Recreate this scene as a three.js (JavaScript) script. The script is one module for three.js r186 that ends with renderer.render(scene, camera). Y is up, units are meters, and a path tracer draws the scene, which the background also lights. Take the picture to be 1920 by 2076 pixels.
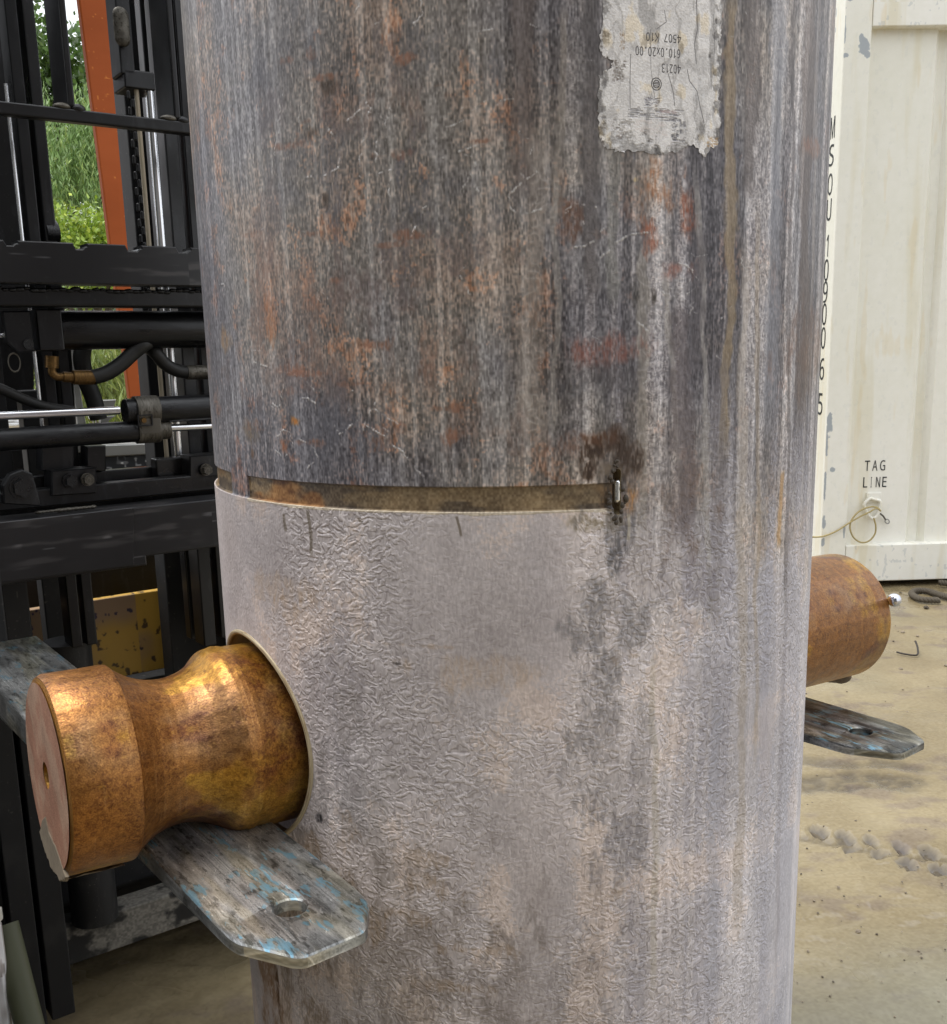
import * as THREE from 'three';
import { mergeGeometries, toCreasedNormals } from 'three/addons/utils/BufferGeometryUtils.js';
import { RoundedBoxGeometry } from 'three/addons/geometries/RoundedBoxGeometry.js';
import { FontLoader } from 'three/addons/loaders/FontLoader.js';
import { TextGeometry } from 'three/addons/geometries/TextGeometry.js';
import { Brush, Evaluator, SUBTRACTION } from 'three-bvh-csg';

// ------------------------------------------------------------------ camera, sky, sun, exposure
const PW = 1920, PH = 2076, CX = 960, CY = 1150, FOC = 2100;          // photograph, its principal point and focal length in pixels
const EYE = 1.25, PITCH = THREE.MathUtils.degToRad(11.74), ROLL = THREE.MathUtils.degToRad(-1.35);
const scene = new THREE.Scene();
const camera = new THREE.PerspectiveCamera(2 * THREE.MathUtils.radToDeg(Math.atan(CY / FOC)), PW / PH, 0.05, 400);
camera.setViewOffset(PW, 2 * CY, 0, 0, PW, PH);
camera.position.set(0, EYE, 0);
camera.rotation.order = 'YXZ';
camera.rotation.set(-PITCH, 0, ROLL);

const renderer = new THREE.WebGLRenderer({ antialias: true });
renderer.setSize(947, 1024);
renderer.toneMapping = THREE.LinearToneMapping;
renderer.toneMappingExposure = 1.75;
renderer.shadowMap.enabled = true;

{ // overcast sky: brighter towards the zenith, a broad bright veil round the hidden sun
  const W = 256, Hh = 128, d = new Float32Array(W * Hh * 4);
  const sd = new THREE.Vector3(-0.3, 0.88, -0.22).normalize();
  for (let j = 0; j < Hh; j++) for (let i = 0; i < W; i++) {
    const el = ((j + 0.5) / Hh - 0.5) * Math.PI, az = ((i + 0.5) / W - 0.5) * 2 * Math.PI;
    const x = Math.cos(az) * Math.cos(el), y = Math.sin(el), z = Math.sin(az) * Math.cos(el);
    const c = Math.max(0, x * sd.x + y * sd.y + z * sd.z);
    let L = y > 0 ? 0.66 + 0.45 * y : 0.66;
    L += 0.4 * Math.pow(c, 4);
    L *= 1 + 0.05 * Math.sin(x * 5 + 1) * Math.sin(z * 4 + 2);
    if (y < 0) L *= Math.max(0.25, 1 + y * 3);
    const k = (j * W + i) * 4;
    d[k] = L * 0.97; d[k + 1] = L * 1.0; d[k + 2] = L * 1.05; d[k + 3] = 1;
  }
  const t = new THREE.DataTexture(d, W, Hh, THREE.RGBAFormat, THREE.FloatType);
  t.mapping = THREE.EquirectangularReflectionMapping; t.magFilter = t.minFilter = THREE.LinearFilter; t.needsUpdate = true;
  scene.background = t; scene.environment = t;
  const sun = new THREE.DirectionalLight(new THREE.Color(1, 0.96, 0.9), 1.25);
  sun.position.copy(sd).multiplyScalar(12); sun.castShadow = true; sun.shadow.radius = 40;
  sun.shadow.mapSize.set(2048, 2048);
  Object.assign(sun.shadow.camera, { left: -7, right: 7, top: 7, bottom: -7, near: 0.5, far: 30 });
  scene.add(sun, sun.target); sun.target.position.set(0.3, 0.5, -2);
}

// ------------------------------------------------------------------ small tools
let seed = 7;
const rnd = () => { seed |= 0; seed = seed + 0x6D2B79F5 | 0; let t = Math.imul(seed ^ seed >>> 15, 1 | seed); t = t + Math.imul(t ^ t >>> 7, 61 | t) ^ t; return ((t ^ t >>> 14) >>> 0) / 4294967296; };
const R = (a, b) => a + (b - a) * rnd();
const PERM = new Float32Array(65536); { const keep = seed; seed = 99; for (let i = 0; i < 65536; i++) PERM[i] = rnd(); seed = keep; }
const hsh = (x, y) => PERM[(x * 157 + y * 7919 + ((x * y) & 255) * 31) & 65535];
const vn = (x, y) => { const ix = Math.floor(x), iy = Math.floor(y); let fx = x - ix, fy = y - iy; fx = fx * fx * (3 - 2 * fx); fy = fy * fy * (3 - 2 * fy); const a = hsh(ix, iy), b = hsh(ix + 1, iy), c = hsh(ix, iy + 1), e = hsh(ix + 1, iy + 1); return a + (b - a) * fx + (c - a) * fy + (a - b - c + e) * fx * fy; };
const fbm = (x, y, o = 4) => { let s = 0, a = 0.5, t = 0; for (let i = 0; i < o; i++) { s += a * vn(x, y); t += a; a *= 0.5; x = x * 2.03 + 17.3; y = y * 2.03 + 9.1; } return s / t; };
const ss = (a, b, x) => { const t = Math.min(1, Math.max(0, (x - a) / (b - a))); return t * t * (3 - 2 * t); };
const cl = (x) => x < 0 ? 0 : x > 255 ? 255 : x;
const lin = (r, g, b) => new THREE.Color().setRGB(r, g, b);
const srgb = (r, g, b) => new THREE.Color().setRGB(r / 255, g / 255, b / 255, THREE.SRGBColorSpace);

// photograph pixel -> direction from the eye
const AX = new THREE.Vector3(), AU = new THREE.Vector3(), AF = new THREE.Vector3();
{ const m = new THREE.Matrix4().makeRotationFromEuler(camera.rotation); m.extractBasis(AX, AU, AF); AF.negate(); }
const eye = new THREE.Vector3(0, EYE, 0);
const dirOf = (px, py) => AF.clone().addScaledVector(AX, (px - CX) / FOC).addScaledVector(AU, -(py - CY) / FOC);
const onHeight = (px, py, h) => { const d = dirOf(px, py); return eye.clone().addScaledVector(d, (h - EYE) / d.y); };
const onDepth = (px, py, z) => { const d = dirOf(px, py); return eye.clone().addScaledVector(d, z / d.z); };

// textures
function tex(W, H, fn, { srgbMap = true, wrap = THREE.RepeatWrapping } = {}) {
  const d = new Uint8Array(W * H * 4), o = [0, 0, 0];
  for (let j = 0; j < H; j++) for (let i = 0; i < W; i++) { fn(i / W, j / H, o, i, j); const k = (j * W + i) * 4; d[k] = cl(o[0]); d[k + 1] = cl(o[1]); d[k + 2] = cl(o[2]); d[k + 3] = 255; }
  return dataTex(d, W, H, srgbMap, wrap);
}
function dataTex(d, W, H, srgbMap, wrap) {
  const t = new THREE.DataTexture(d, W, H, THREE.RGBAFormat); t.wrapS = t.wrapT = wrap; t.magFilter = THREE.LinearFilter; t.minFilter = THREE.LinearMipmapLinearFilter; t.generateMipmaps = true;
  if (srgbMap) t.colorSpace = THREE.SRGBColorSpace; t.needsUpdate = true; return t;
}
const mat = (o) => new THREE.MeshPhysicalMaterial(o);

// uv in metres from the dominant direction of each face (non-indexed)
function boxUV(g, scale = 1) {
  const q = g.index ? g.toNonIndexed() : g; const p = q.attributes.position, uv = new Float32Array(p.count * 2);
  const a = new THREE.Vector3(), b = new THREE.Vector3(), c = new THREE.Vector3(), n = new THREE.Vector3();
  for (let i = 0; i < p.count; i += 3) {
    a.fromBufferAttribute(p, i); b.fromBufferAttribute(p, i + 1); c.fromBufferAttribute(p, i + 2);
    n.copy(b).sub(a).cross(c.clone().sub(a)); const ax = Math.abs(n.x), ay = Math.abs(n.y), az = Math.abs(n.z);
    [a, b, c].forEach((v, k) => { const e = (i + k) * 2; if (ax >= ay && ax >= az) { uv[e] = v.z; uv[e + 1] = v.y; } else if (ay >= az) { uv[e] = v.x; uv[e + 1] = v.z; } else { uv[e] = v.x; uv[e + 1] = v.y; } uv[e] *= scale; uv[e + 1] *= scale; });
  }
  q.setAttribute('uv', new THREE.BufferAttribute(uv, 2)); return q;
}
const names = new Map();
const numbered = (n) => { const k = names.get(n) || 0; names.set(n, k + 1); return k ? n + '_' + String(k).padStart(3, '0') : n; };
function top(o, name, label, category, group) { o.name = numbered(name); o.userData = { label, category }; if (group) o.userData.group = group; scene.add(o); shade(o); return o; }
function struct(o, name) { o.name = name; o.userData.kind = 'structure'; scene.add(o); shade(o); return o; }
const shade = (o) => o.traverse((m) => { if (m.isMesh) { m.castShadow = m.receiveShadow = true; } });
function part(parent, name, geo, m, label) { const o = new THREE.Mesh(geo, m); o.name = name; o.castShadow = o.receiveShadow = true; if (label) o.userData.label = label; parent.add(o); return o; }
const box = (w, h, d, x, y, z, r = 0.003) => { const g = new RoundedBoxGeometry(w, h, d, 1, Math.min(r, w / 2.2, h / 2.2, d / 2.2)); g.translate(x, y, z); return boxUV(g); };
const V = (x, y, z) => new THREE.Vector3(x, y, z);
function rodG(a, b, r, r2 = r, seg = 20, open = false) { const d = b.clone().sub(a), L = d.length(), g = new THREE.CylinderGeometry(r2, r, L, seg, 1, open); g.applyQuaternion(new THREE.Quaternion().setFromUnitVectors(V(0, 1, 0), d.normalize())); g.translate((a.x + b.x) / 2, (a.y + b.y) / 2, (a.z + b.z) / 2); return g; }
const tubeG = (pts, r, n = 48, seg = 12, closed = false) => new THREE.TubeGeometry(new THREE.CatmullRomCurve3(pts, closed, 'centripetal'), n, r, seg, closed);
const clean = (g) => { const q = g.index ? g.toNonIndexed() : g; for (const k of Object.keys(q.attributes)) if (!['position', 'normal', 'uv'].includes(k)) q.deleteAttribute(k); return q; };
const merge = (l) => mergeGeometries(l.map(clean));

// ------------------------------------------------------------------ materials
const mBlack = (() => { // scuffed black machine paint
  const c = tex(512, 512, (u, v, o) => { const n = fbm(u * 8, v * 8, 4), s = ss(0.62, 0.74, fbm(u * 90, v * 22 + 3, 4)), k = ss(0.9, 0.95, vn(u * 240, v * 240)); const b = 5 + n * 14 + s * 18 + k * 30; o[0] = b; o[1] = b + 0.5; o[2] = b + 3 - k * 4; });
  const h = tex(512, 512, (u, v, o) => { o[0] = o[1] = o[2] = 120 + (fbm(u * 30, v * 30, 3) - 0.5) * 120; }, { srgbMap: false });
  const r = tex(256, 256, (u, v, o) => { o[0] = o[1] = o[2] = 40 + fbm(u * 9, v * 9, 4) * 110; }, { srgbMap: false });
  return mat({ map: c, bumpMap: h, bumpScale: 0.0006, roughnessMap: r, roughness: 1, metalness: 0 });
})();
const mBlackDirty = (() => { // black paint under splashes of dry mud
  const c = tex(512, 512, (u, v, o) => { const n = fbm(u * 6, v * 6, 4), s = ss(0.5, 0.8, fbm(u * 24, v * 18 + 7, 5)), k = ss(0.9, 0.95, vn(u * 200, v * 200)) * ss(0.45, 0.6, fbm(u * 7 + 3, v * 5, 3)); const d = s * 0.16 + k * 0.5; o[0] = 9 + n * 12 + d * 112; o[1] = 10 + n * 12 + d * 102; o[2] = 12 + n * 13 + d * 88; });
  return mat({ map: c, bumpMap: c, bumpScale: 0.001, roughness: 0.6 });
})();
const mBlackWorn = (() => { // black paint rubbed through along the bar
  const c = tex(1024, 512, (u, v, o) => { const n = fbm(u * 8, v * 8, 4), st = fbm(u * 10 + 3, v * 70, 4), st2 = vn(u * 22, v * 180), w = ss(0.5, 0.68, st) * ss(0.35, 0.6, fbm(u * 5 + 8, v * 9, 3)), sc = ss(0.86, 0.96, st2) * ss(0.5, 0.62, fbm(u * 8 + 40, v * 6, 3)); const b = 16 + n * 22 + w * 34 + sc * 60; o[0] = b + w * 4; o[1] = b + w * 2; o[2] = b + 2; });
  return mat({ map: c, bumpMap: c, bumpScale: 0.0004, roughness: 0.34 });
})();
const mChrome = mat({ color: lin(0.85, 0.86, 0.88), metalness: 1, roughness: 0.2 });
const mRubber = mat({ color: lin(0.013, 0.013, 0.012), roughness: 0.55 });
const mBrass = (() => { const c = tex(128, 128, (u, v, o) => { const n = fbm(u * 20, v * 20, 3); o[0] = 82 + n * 60; o[1] = 62 + n * 46; o[2] = 34 + n * 26; }); return mat({ map: c, roughness: 0.45, metalness: 0.7 }); })();
const mOrange = (() => { const c = tex(256, 512, (u, v, o) => { const n = fbm(u * 5, v * 12, 4), k = ss(0.93, 0.97, vn(u * 120, v * 110)); o[0] = 158 + n * 22 + k * 45; o[1] = 76 + n * 14 + k * 50; o[2] = 28 + n * 12 + k * 30; }); return mat({ map: c, roughness: 0.62, specularIntensity: 0.5 }); })();
const mYellow = (() => { const c = tex(512, 512, (u, v, o) => { const n = fbm(u * 7, v * 7, 4), g = ss(0.45, 0.7, fbm(u * 5 + 4, v * 5, 4)), k = ss(0.68, 0.76, fbm(u * 70, v * 70, 3)); o[0] = 190 - g * 36 - k * 110 + n * 12; o[1] = 150 - g * 24 - k * 90 + n * 10; o[2] = 62 + g * 40 - k * 30; }); return mat({ map: c, roughness: 0.5 }); })();
const mCowl = (() => { const c = tex(512, 512, (u, v, o) => { const n = vn(u * 120, v * 120), m = vn(u * 60 + 9, v * 60), k = ss(0.82, 0.9, n) + 0.7 * ss(0.84, 0.92, m), b = 40 + fbm(u * 10, v * 10, 3) * 26; o[0] = b + k * 120; o[1] = b + 3 + k * 120; o[2] = b + 9 + k * 118; }); return mat({ map: c, bumpMap: c, bumpScale: 0.001, roughness: 0.5 }); })();
const mGreyMetal = (() => { const c = tex(256, 256, (u, v, o) => { const n = fbm(u * 4, v * 20, 4); const b = 110 + n * 70; o[0] = b; o[1] = b; o[2] = b - 4; }); return mat({ map: c, roughness: 0.5, metalness: 0.3 }); })();
const mOldSteel = (() => { const c = tex(256, 256, (u, v, o) => { const n = fbm(u * 9, v * 9, 4), k = ss(0.6, 0.75, fbm(u * 22, v * 22, 3)); const b = 58 + n * 60 - k * 30; o[0] = b + 6; o[1] = b + 2; o[2] = b - 6; }); return mat({ map: c, bumpMap: c, bumpScale: 0.0006, roughness: 0.5, metalness: 0.5 }); })();

// ------------------------------------------------------------------ ground
{
  const lines = (a, b, step, far) => { const l = []; for (let x = a; x <= b + 1e-6; x += step) l.push(x); let d = step; let x = l[l.length - 1]; while (x < far) { d *= 1.35; x += d; l.push(x); } d = step; x = l[0]; const pre = []; while (x > -far) { d *= 1.35; x -= d; pre.unshift(x); } return [...pre, ...l]; };
  const xs = lines(-1.3, 3.4, 0.013, 160), zs = lines(-6.6, -1.0, 0.0135, 160);
  const lugs = [];
  for (const [px, py, rx, ry] of [[1660, 1688, 18, 12], [1712, 1700, 17, 14], [1768, 1708, 12, 12], [1779, 1734, 14, 9], [1824, 1720, 12, 12], [1837, 1750, 17, 11], [1883, 1730, 16, 12], [1905, 1762, 22, 10], [1722, 1722, 14, 6]]) { const c = onHeight(px, py, 0), e = onHeight(px + rx, py, 0), f = onHeight(px, py + ry, 0); lugs.push([c.x, c.z, e.x - c.x, Math.abs(f.z - c.z)]); }
  const trail = [[1624, 1598], [1668, 1592], [1720, 1582], [1780, 1580], [1835, 1588]].map(([a, b]) => onHeight(a, b, 0));
  const trail2 = [[1626, 1545], [1700, 1550], [1780, 1552], [1850, 1560]].map(([a, b]) => onHeight(a, b, 0));
  const crack = [[1620, 1698], [1660, 1705], [1730, 1718], [1790, 1728], [1850, 1738], [1920, 1742]].map(([a, b]) => onHeight(a, b, 0));
  const segD = (x, z, L) => { let m = 9; for (let i = 0; i + 1 < L.length; i++) { const ax = L[i].x, az = L[i].z, bx = L[i + 1].x - ax, bz = L[i + 1].z - az; const t = Math.min(1, Math.max(0, ((x - ax) * bx + (z - az) * bz) / (bx * bx + bz * bz))); m = Math.min(m, Math.hypot(x - ax - bx * t, z - az - bz * t)); } return m; };
  const nx = xs.length, nz = zs.length, pos = new Float32Array(nx * nz * 3), col = new Float32Array(nx * nz * 3), uv = new Float32Array(nx * nz * 2);
  for (let j = 0; j < nz; j++) for (let i = 0; i < nx; i++) {
    const x = xs[i], z = zs[j], k = j * nx + i; let h = 0, damp = 0, grit = 0;
    if (Math.abs(x - 1) < 3 && z < 0.2 && z > -8) {
      h = (fbm(x * 1.3, z * 1.3, 3) - 0.5) * 0.02;
      const near = ss(-2.9, -1.7, z + (fbm(x * 2, z * 2, 2) - 0.5) * 0.8);
      h += near * (Math.abs(fbm(x * 7 + 2 * fbm(x * 5, z * 5, 2), z * 13, 3) - 0.5)) * -0.022 + (fbm(x * 22, z * 22, 2) - 0.5) * 0.004;
      for (const [cx, cz, rx, rz] of lugs) { const q = Math.hypot((x - cx) / rx, (z - cz) / rz); if (q < 1.6) { const w = 1 - ss(0.7, 1.2, q + (vn(x * 60, z * 60) - 0.5) * 0.5); h -= 0.012 * w - 0.005 * Math.exp(-((q - 1.25) ** 2) * 30); grit = Math.max(grit, w); } }
      const jag = (vn(x * 18, z * 18) - 0.5) * 0.05;
      let t = (1 - ss(0.03, 0.075, segD(x, z, trail) + jag)) * (0.5 + 0.5 * ss(0.3, 0.6, vn(x * 50, z * 50))); grit = Math.max(grit, t * 0.9); h -= t * 0.006;
      t = 1 - ss(0.012, 0.05, segD(x, z, trail2) + jag * 1.3); grit = Math.max(grit, t * 0.7 * ss(0.4, 0.6, vn(x * 9, z * 9))); h -= t * 0.004;
      t = 1 - ss(0.004, 0.018, segD(x, z, crack) + jag * 0.15); grit = Math.max(grit, t * 0.6); h -= t * 0.006;
      damp = ss(0.5, 0.72, fbm(x * 0.9 + 3, z * 0.7 + 1, 3) + near * 0.16);
    }
    pos[k * 3] = x; pos[k * 3 + 1] = Math.min(h, 0.012); pos[k * 3 + 2] = z; uv[k * 2] = x / 2.6; uv[k * 2 + 1] = z / 2.6;
    const g = 1 - grit * 0.58;
    col[k * 3] = (1 - damp * 0.26) * g; col[k * 3 + 1] = (1 - damp * 0.16) * g; col[k * 3 + 2] = (1 - damp * 0.02) * (1 - grit * 0.5);
  }
  const idx = []; for (let j = 0; j + 1 < nz; j++) for (let i = 0; i + 1 < nx; i++) { const a = j * nx + i, b = a + 1, c = a + nx, d = c + 1; idx.push(a, c, b, b, c, d); }
  const g = new THREE.BufferGeometry(); g.setAttribute('position', new THREE.BufferAttribute(pos, 3)); g.setAttribute('uv', new THREE.BufferAttribute(uv, 2)); g.setAttribute('color', new THREE.BufferAttribute(col, 3)); g.setIndex(idx); g.computeVertexNormals();
  const N = 1024;
  const c = tex(N, N, (u, v, o) => { const n = fbm(u * 9, v * 9, 5), f = vn(u * 420, v * 420), s = ss(0.58, 0.78, fbm(u * 22 + 5, v * 36, 4)), k = ss(0.9, 0.95, vn(u * 230, v * 230)); const b = (n - 0.5) * 40 + (f - 0.5) * 14 - s * 14 - k * 10; o[0] = 132 + b; o[1] = 119 + b; o[2] = 92 + b * 0.9 + s * 8; }, { wrap: THREE.MirroredRepeatWrapping });
  const hb = tex(N, N, (u, v, o) => { o[0] = o[1] = o[2] = 128 + (fbm(u * 60, v * 60, 4) - 0.5) * 150 + (vn(u * 300, v * 300) - 0.5) * 50; }, { srgbMap: false, wrap: THREE.MirroredRepeatWrapping });
  const rr = tex(512, 512, (u, v, o) => { o[0] = o[1] = o[2] = 34 + 96 * ss(0.35, 0.62, fbm(u * 8 + 2, v * 8, 4)); }, { srgbMap: false, wrap: THREE.MirroredRepeatWrapping });
  const m = new THREE.Mesh(g, mat({ map: c, bumpMap: hb, bumpScale: 0.003, roughnessMap: rr, roughness: 1, vertexColors: true }));
  struct(m, 'muddy_ground');
}

// ------------------------------------------------------------------ the pipe
const PC = V(0.0434, 0, -1.0945), PR = 0.305, WALL = 0.02;
const D0 = V(-PC.x, 0, -PC.z).normalize(), E0 = V(D0.z, 0, -D0.x);      // towards the eye, and to the right of it
const TY0 = EYE - 0.72, TYR = 1.1;                                       // heights covered by the pipe's texture
function onPipe(px, py) { // pixel -> [angle from D0, height]; beyond the outline it is carried on along the edge
  const d = dirOf(px, py), a = d.x * d.x + d.z * d.z, b = d.x * PC.x + d.z * PC.z, c = PC.x * PC.x + PC.z * PC.z - PR * PR;
  const q = Math.max(0, b * b - a * c), t = (b - Math.sqrt(q)) / a, p = eye.clone().addScaledVector(d, t).sub(PC);
  return [Math.atan2(p.x * E0.x + p.z * E0.z, p.x * D0.x + p.z * D0.z), p.y];
}
const PT = (px, py) => { const [t, y] = onPipe(px, py); return [(t / Math.PI + 0.5), (y - TY0) / TYR]; };  // pixel -> texture 0..1
const ringLow = onPipe(1040, 1037)[1] - 0.0005, ringTop = ringLow + 0.019;
const TH = (px, py) => onPipe(px, py)[0];
const thA = TH(470, 985), thB = TH(503, 990), thC = TH(1246, 1020), thD = TH(1300, 1020);

const BAR_A = THREE.MathUtils.degToRad(33.3), BAR_E = THREE.MathUtils.degToRad(-1.5);
const BU = V(Math.cos(BAR_A) * Math.cos(BAR_E), Math.sin(BAR_E), -Math.sin(BAR_A) * Math.cos(BAR_E));
const BC = V(PC.x, EYE - 0.356, PC.z);

const pipeTex = (() => {
  const N = 2048, col = new Float32Array(N * N * 3), hgt = new Float32Array(N * N), SW = Math.PI * PR;
  const ringV = (ringLow - TY0) / TYR, ringV2 = (ringTop - TY0) / TYR, uA = thA / Math.PI + 0.5, uB = thB / Math.PI + 0.5, uC = thC / Math.PI + 0.5;
  const pLow = PT(1400, 1330)[1], pHigh = PT(1400, 760)[1], pMid = PT(1000, 1000)[0];
  for (let j = 0; j < N; j++) for (let i = 0; i < N; i++) {
    const u = i / N, v = j / N, s = u * SW, y = v * TYR, k = j * N + i;
    const big = fbm(s * 7, y * 5, 4), mid = fbm(s * 26 + 3, y * 18, 4);
    const grain = vn(s * 900, y * 260) - 0.5, grain2 = vn(s * 620 + 40, y * 560) - 0.5;
    const wx = s * 400 + 2.2 * vn(s * 190, y * 190 + 7), wy = y * 400 + 2.2 * vn(s * 190 + 31, y * 190);
    const w1 = 1 - Math.abs(2 * vn(wx, wy) - 1), w2 = 1 - Math.abs(2 * vn(wx * 1.9 + 5, wy * 1.9) - 1), worm = w1 * w1 * w1 * 0.7 + w2 * w2 * 0.3;
    const cm = ss(0.4, 0.6, fbm(s * 6 + 60, y * 5, 3) + 0.16 * ss(0.5, 0.6, u) * ss(0.84, 0.7, u) - 0.1 * ss(0.42, 0.3, u));
    const qx = s * 320 + 3.2 * vn(s * 80 + 5, y * 80) + 1.2 * vn(s * 260, y * 260), qy = y * 430 + 3.2 * vn(s * 80, y * 80 + 41) + 1.2 * vn(s * 260 + 9, y * 260), pn = vn(qx, qy), pm = vn(qx * 1.9 + 7, qy * 1.9);
    const crack = 1 - ss(0.0, 0.16, Math.abs(pn - 0.47)), plate = ss(0.3, 0.7, pn * 0.75 + pm * 0.25), ridge = ss(0.04, 0.1, pn - 0.47) * ss(0.3, 0.14, pn - 0.47), wormC = 0.25 + 0.6 * plate - 0.25 * crack + 0.2 * (pm - 0.5);
    const st = fbm(s * 75 + 0.6 * vn(s * 20, y * 9), y * 1.6, 3), st2 = vn(s * 260, y * 3.2), st3 = fbm(s * 150 + 9, y * 5, 2);
    // how much of the pale limy coat lies here
    let low = u < uC ? (v < ringV ? 1 : 0) : 1 - ss(pLow, pHigh, v + (mid - 0.5) * 0.12 + (st - 0.5) * 0.2);
    const right = ss(pMid - 0.02, pMid + 0.12, u + (mid - 0.5) * 0.06);
    // bare mill scale
    const bl = ss(0.32, 0.66, big + (mid - 0.5) * 0.5);
    let r = 113 + 8 * bl, g = 110 + 5 * bl, b = 113 - 3 * bl; { const dk2 = ss(0.55, 0.4, fbm(s * 14 + 33, y * 11, 4)) * 20; r -= dk2; g -= dk2; b -= dk2 * 0.9; }
    const rust = ss(0.5, 0.72, mid * 0.6 + big * 0.4 + grain2 * 0.3 + grain * 0.2) * (1 - right * 0.6);
    r += rust * 14; g += rust * 4; b += rust * -2; { const fl = ss(0.6, 0.68, fbm(s * 60 + 4, y * 44, 4) * 0.6 + mid * 0.4 + grain2 * 0.12) * (1 - right * 0.5); const fa = fl * (0.25 + 0.75 * ss(0.3, 0.7, vn(s * 520, y * 260))); r += fa * 26; g += fa * 3; b -= fa * 10; }
    const gr = grain * 62 + grain2 * 40; r += gr; g += gr; b += gr;
    const stw = right * ss(0.46, 0.64, st * 0.7 + st3 * 0.3) * (0.6 + 0.6 * ss(0.35, 0.65, pm)); r += stw * 58; g += stw * 55; b += stw * 53;
    const dk = right * ss(0.54, 0.42, st) * 0.42; r -= dk * 50; g -= dk * 52; b -= dk * 50;
    const pale = ss(0.55, 0.8, st2) * 0.6; r += pale * 46; g += pale * 47; b += pale * 48;
    let h = 0.42 + grain * 0.16 + grain2 * 0.1 + stw * 0.22 * worm + pale * 0.08;
    // limy coat
    if (low > 0) {
      const soft = ss(0.3, 0.7, fbm(s * 9 + 20, y * 7, 3));
      let R2 = 186 + 10 * soft, G2 = 178 + 8 * soft, B2 = 178 + 6 * soft;
      const cool = ss(pMid, 1, u); R2 -= 6 * cool; B2 += 9 * cool; G2 += 1 * cool;
      const wv = (0.22 + 0.78 * cm) * (ridge * 24 - crack * 26 + 3) + gr * 0.36 + (big - 0.5) * 56 + (mid - 0.5) * 40; R2 += wv; G2 += wv; B2 += wv;  // relief shading put into the colour: lighter ridges, darker cracks
      const ru = ss(0.58, 0.74, mid + grain2 * 0.2) * 0.35; R2 += ru * 22; G2 += ru * 4; B2 -= ru * 16;
      const ds = ss(0.55, 0.4, st) * 0.5 * right; R2 -= ds * 22; G2 -= ds * 20; B2 -= ds * 14;
      const ps = ss(0.6, 0.74, st) * right; R2 += ps * 14; G2 += ps * 13; B2 += ps * 13;
      r += (R2 - r) * low; g += (G2 - g) * low; b += (B2 - b) * low;
      h += ((0.4 + (wormC - 0.4) * (0.2 + 0.75 * cm) + grain * 0.06) - h) * low;
    }
    // scraped band
    if (v >= ringV && v < ringV2 && ((u < uA) || (u > uB && u < uC))) {
      const n = fbm(s * 60, y * 90, 4), q = ss(0.5, 0.68, fbm(s * 30 + 8, y * 40, 3)); const d2 = ss(0.5, 0.62, fbm(s * 16 + 50, y * 60, 4)); r = 92 + n * 60 + q * 30 - d2 * 40 + grain2 * 44; g = 78 + n * 52 + q * 6 - d2 * 34 + grain2 * 44; b = 60 + n * 38 - q * 14 - d2 * 22 + grain2 * 40; h = 0.4 + n * 0.2;
    }
    if (u < uC && v < ringV && v > ringV - 0.0016 * (0.4 + 1.2 * vn(s * 60, 3)) && u > uB) { r = 196 + grain2 * 40; g = 184 + grain2 * 40; b = 166 + grain2 * 40; h += 0.2; }  // cut edge of the coat, its lit glint painted in
    col[k * 3] = r; col[k * 3 + 1] = g; col[k * 3 + 2] = b; hgt[k] = h;
  }
  // stains and patches: [px, py, rx, ry, r, g, b, strength, roughEdge, raise]
  const blob = (px, py, rx, ry, r, g, b, a, rag = 0.5, up = 0) => {
    const [u, v] = PT(px, py), [u2] = PT(px + rx, py), [, v2] = PT(px, py + ry), ru = Math.abs(u2 - u) + 1e-4, rv = Math.abs(v2 - v) + 1e-4;
    const i0 = Math.max(0, Math.floor((u - ru * 1.7) * N)), i1 = Math.min(N - 1, Math.ceil((u + ru * 1.7) * N)), j0 = Math.max(0, Math.floor((v - rv * 1.7) * N)), j1 = Math.min(N - 1, Math.ceil((v + rv * 1.7) * N));
    for (let j = j0; j <= j1; j++) for (let i = i0; i <= i1; i++) {
      const s = i / N * SW, y = j / N * TYR, q = Math.hypot((i / N - u) / ru, (j / N - v) / rv) + (fbm(s * 70, y * 34, 5) - 0.5) * 4.2 * rag + (vn(s * 500, y * 220) - 0.5) * 0.7 * rag, w = (1 - ss(0.35, 1.2, q)) * a * (0.3 + 0.9 * ss(0.2, 0.75, vn(s * 800, y * 300) * 0.6 + vn(s * 300, y * 140) * 0.4)), k = j * N + i;
      col[k * 3] += (r - col[k * 3]) * w; col[k * 3 + 1] += (g - col[k * 3 + 1]) * w; col[k * 3 + 2] += (b - col[k * 3 + 2]) * w; hgt[k] += up * w;
    }
  };
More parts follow.
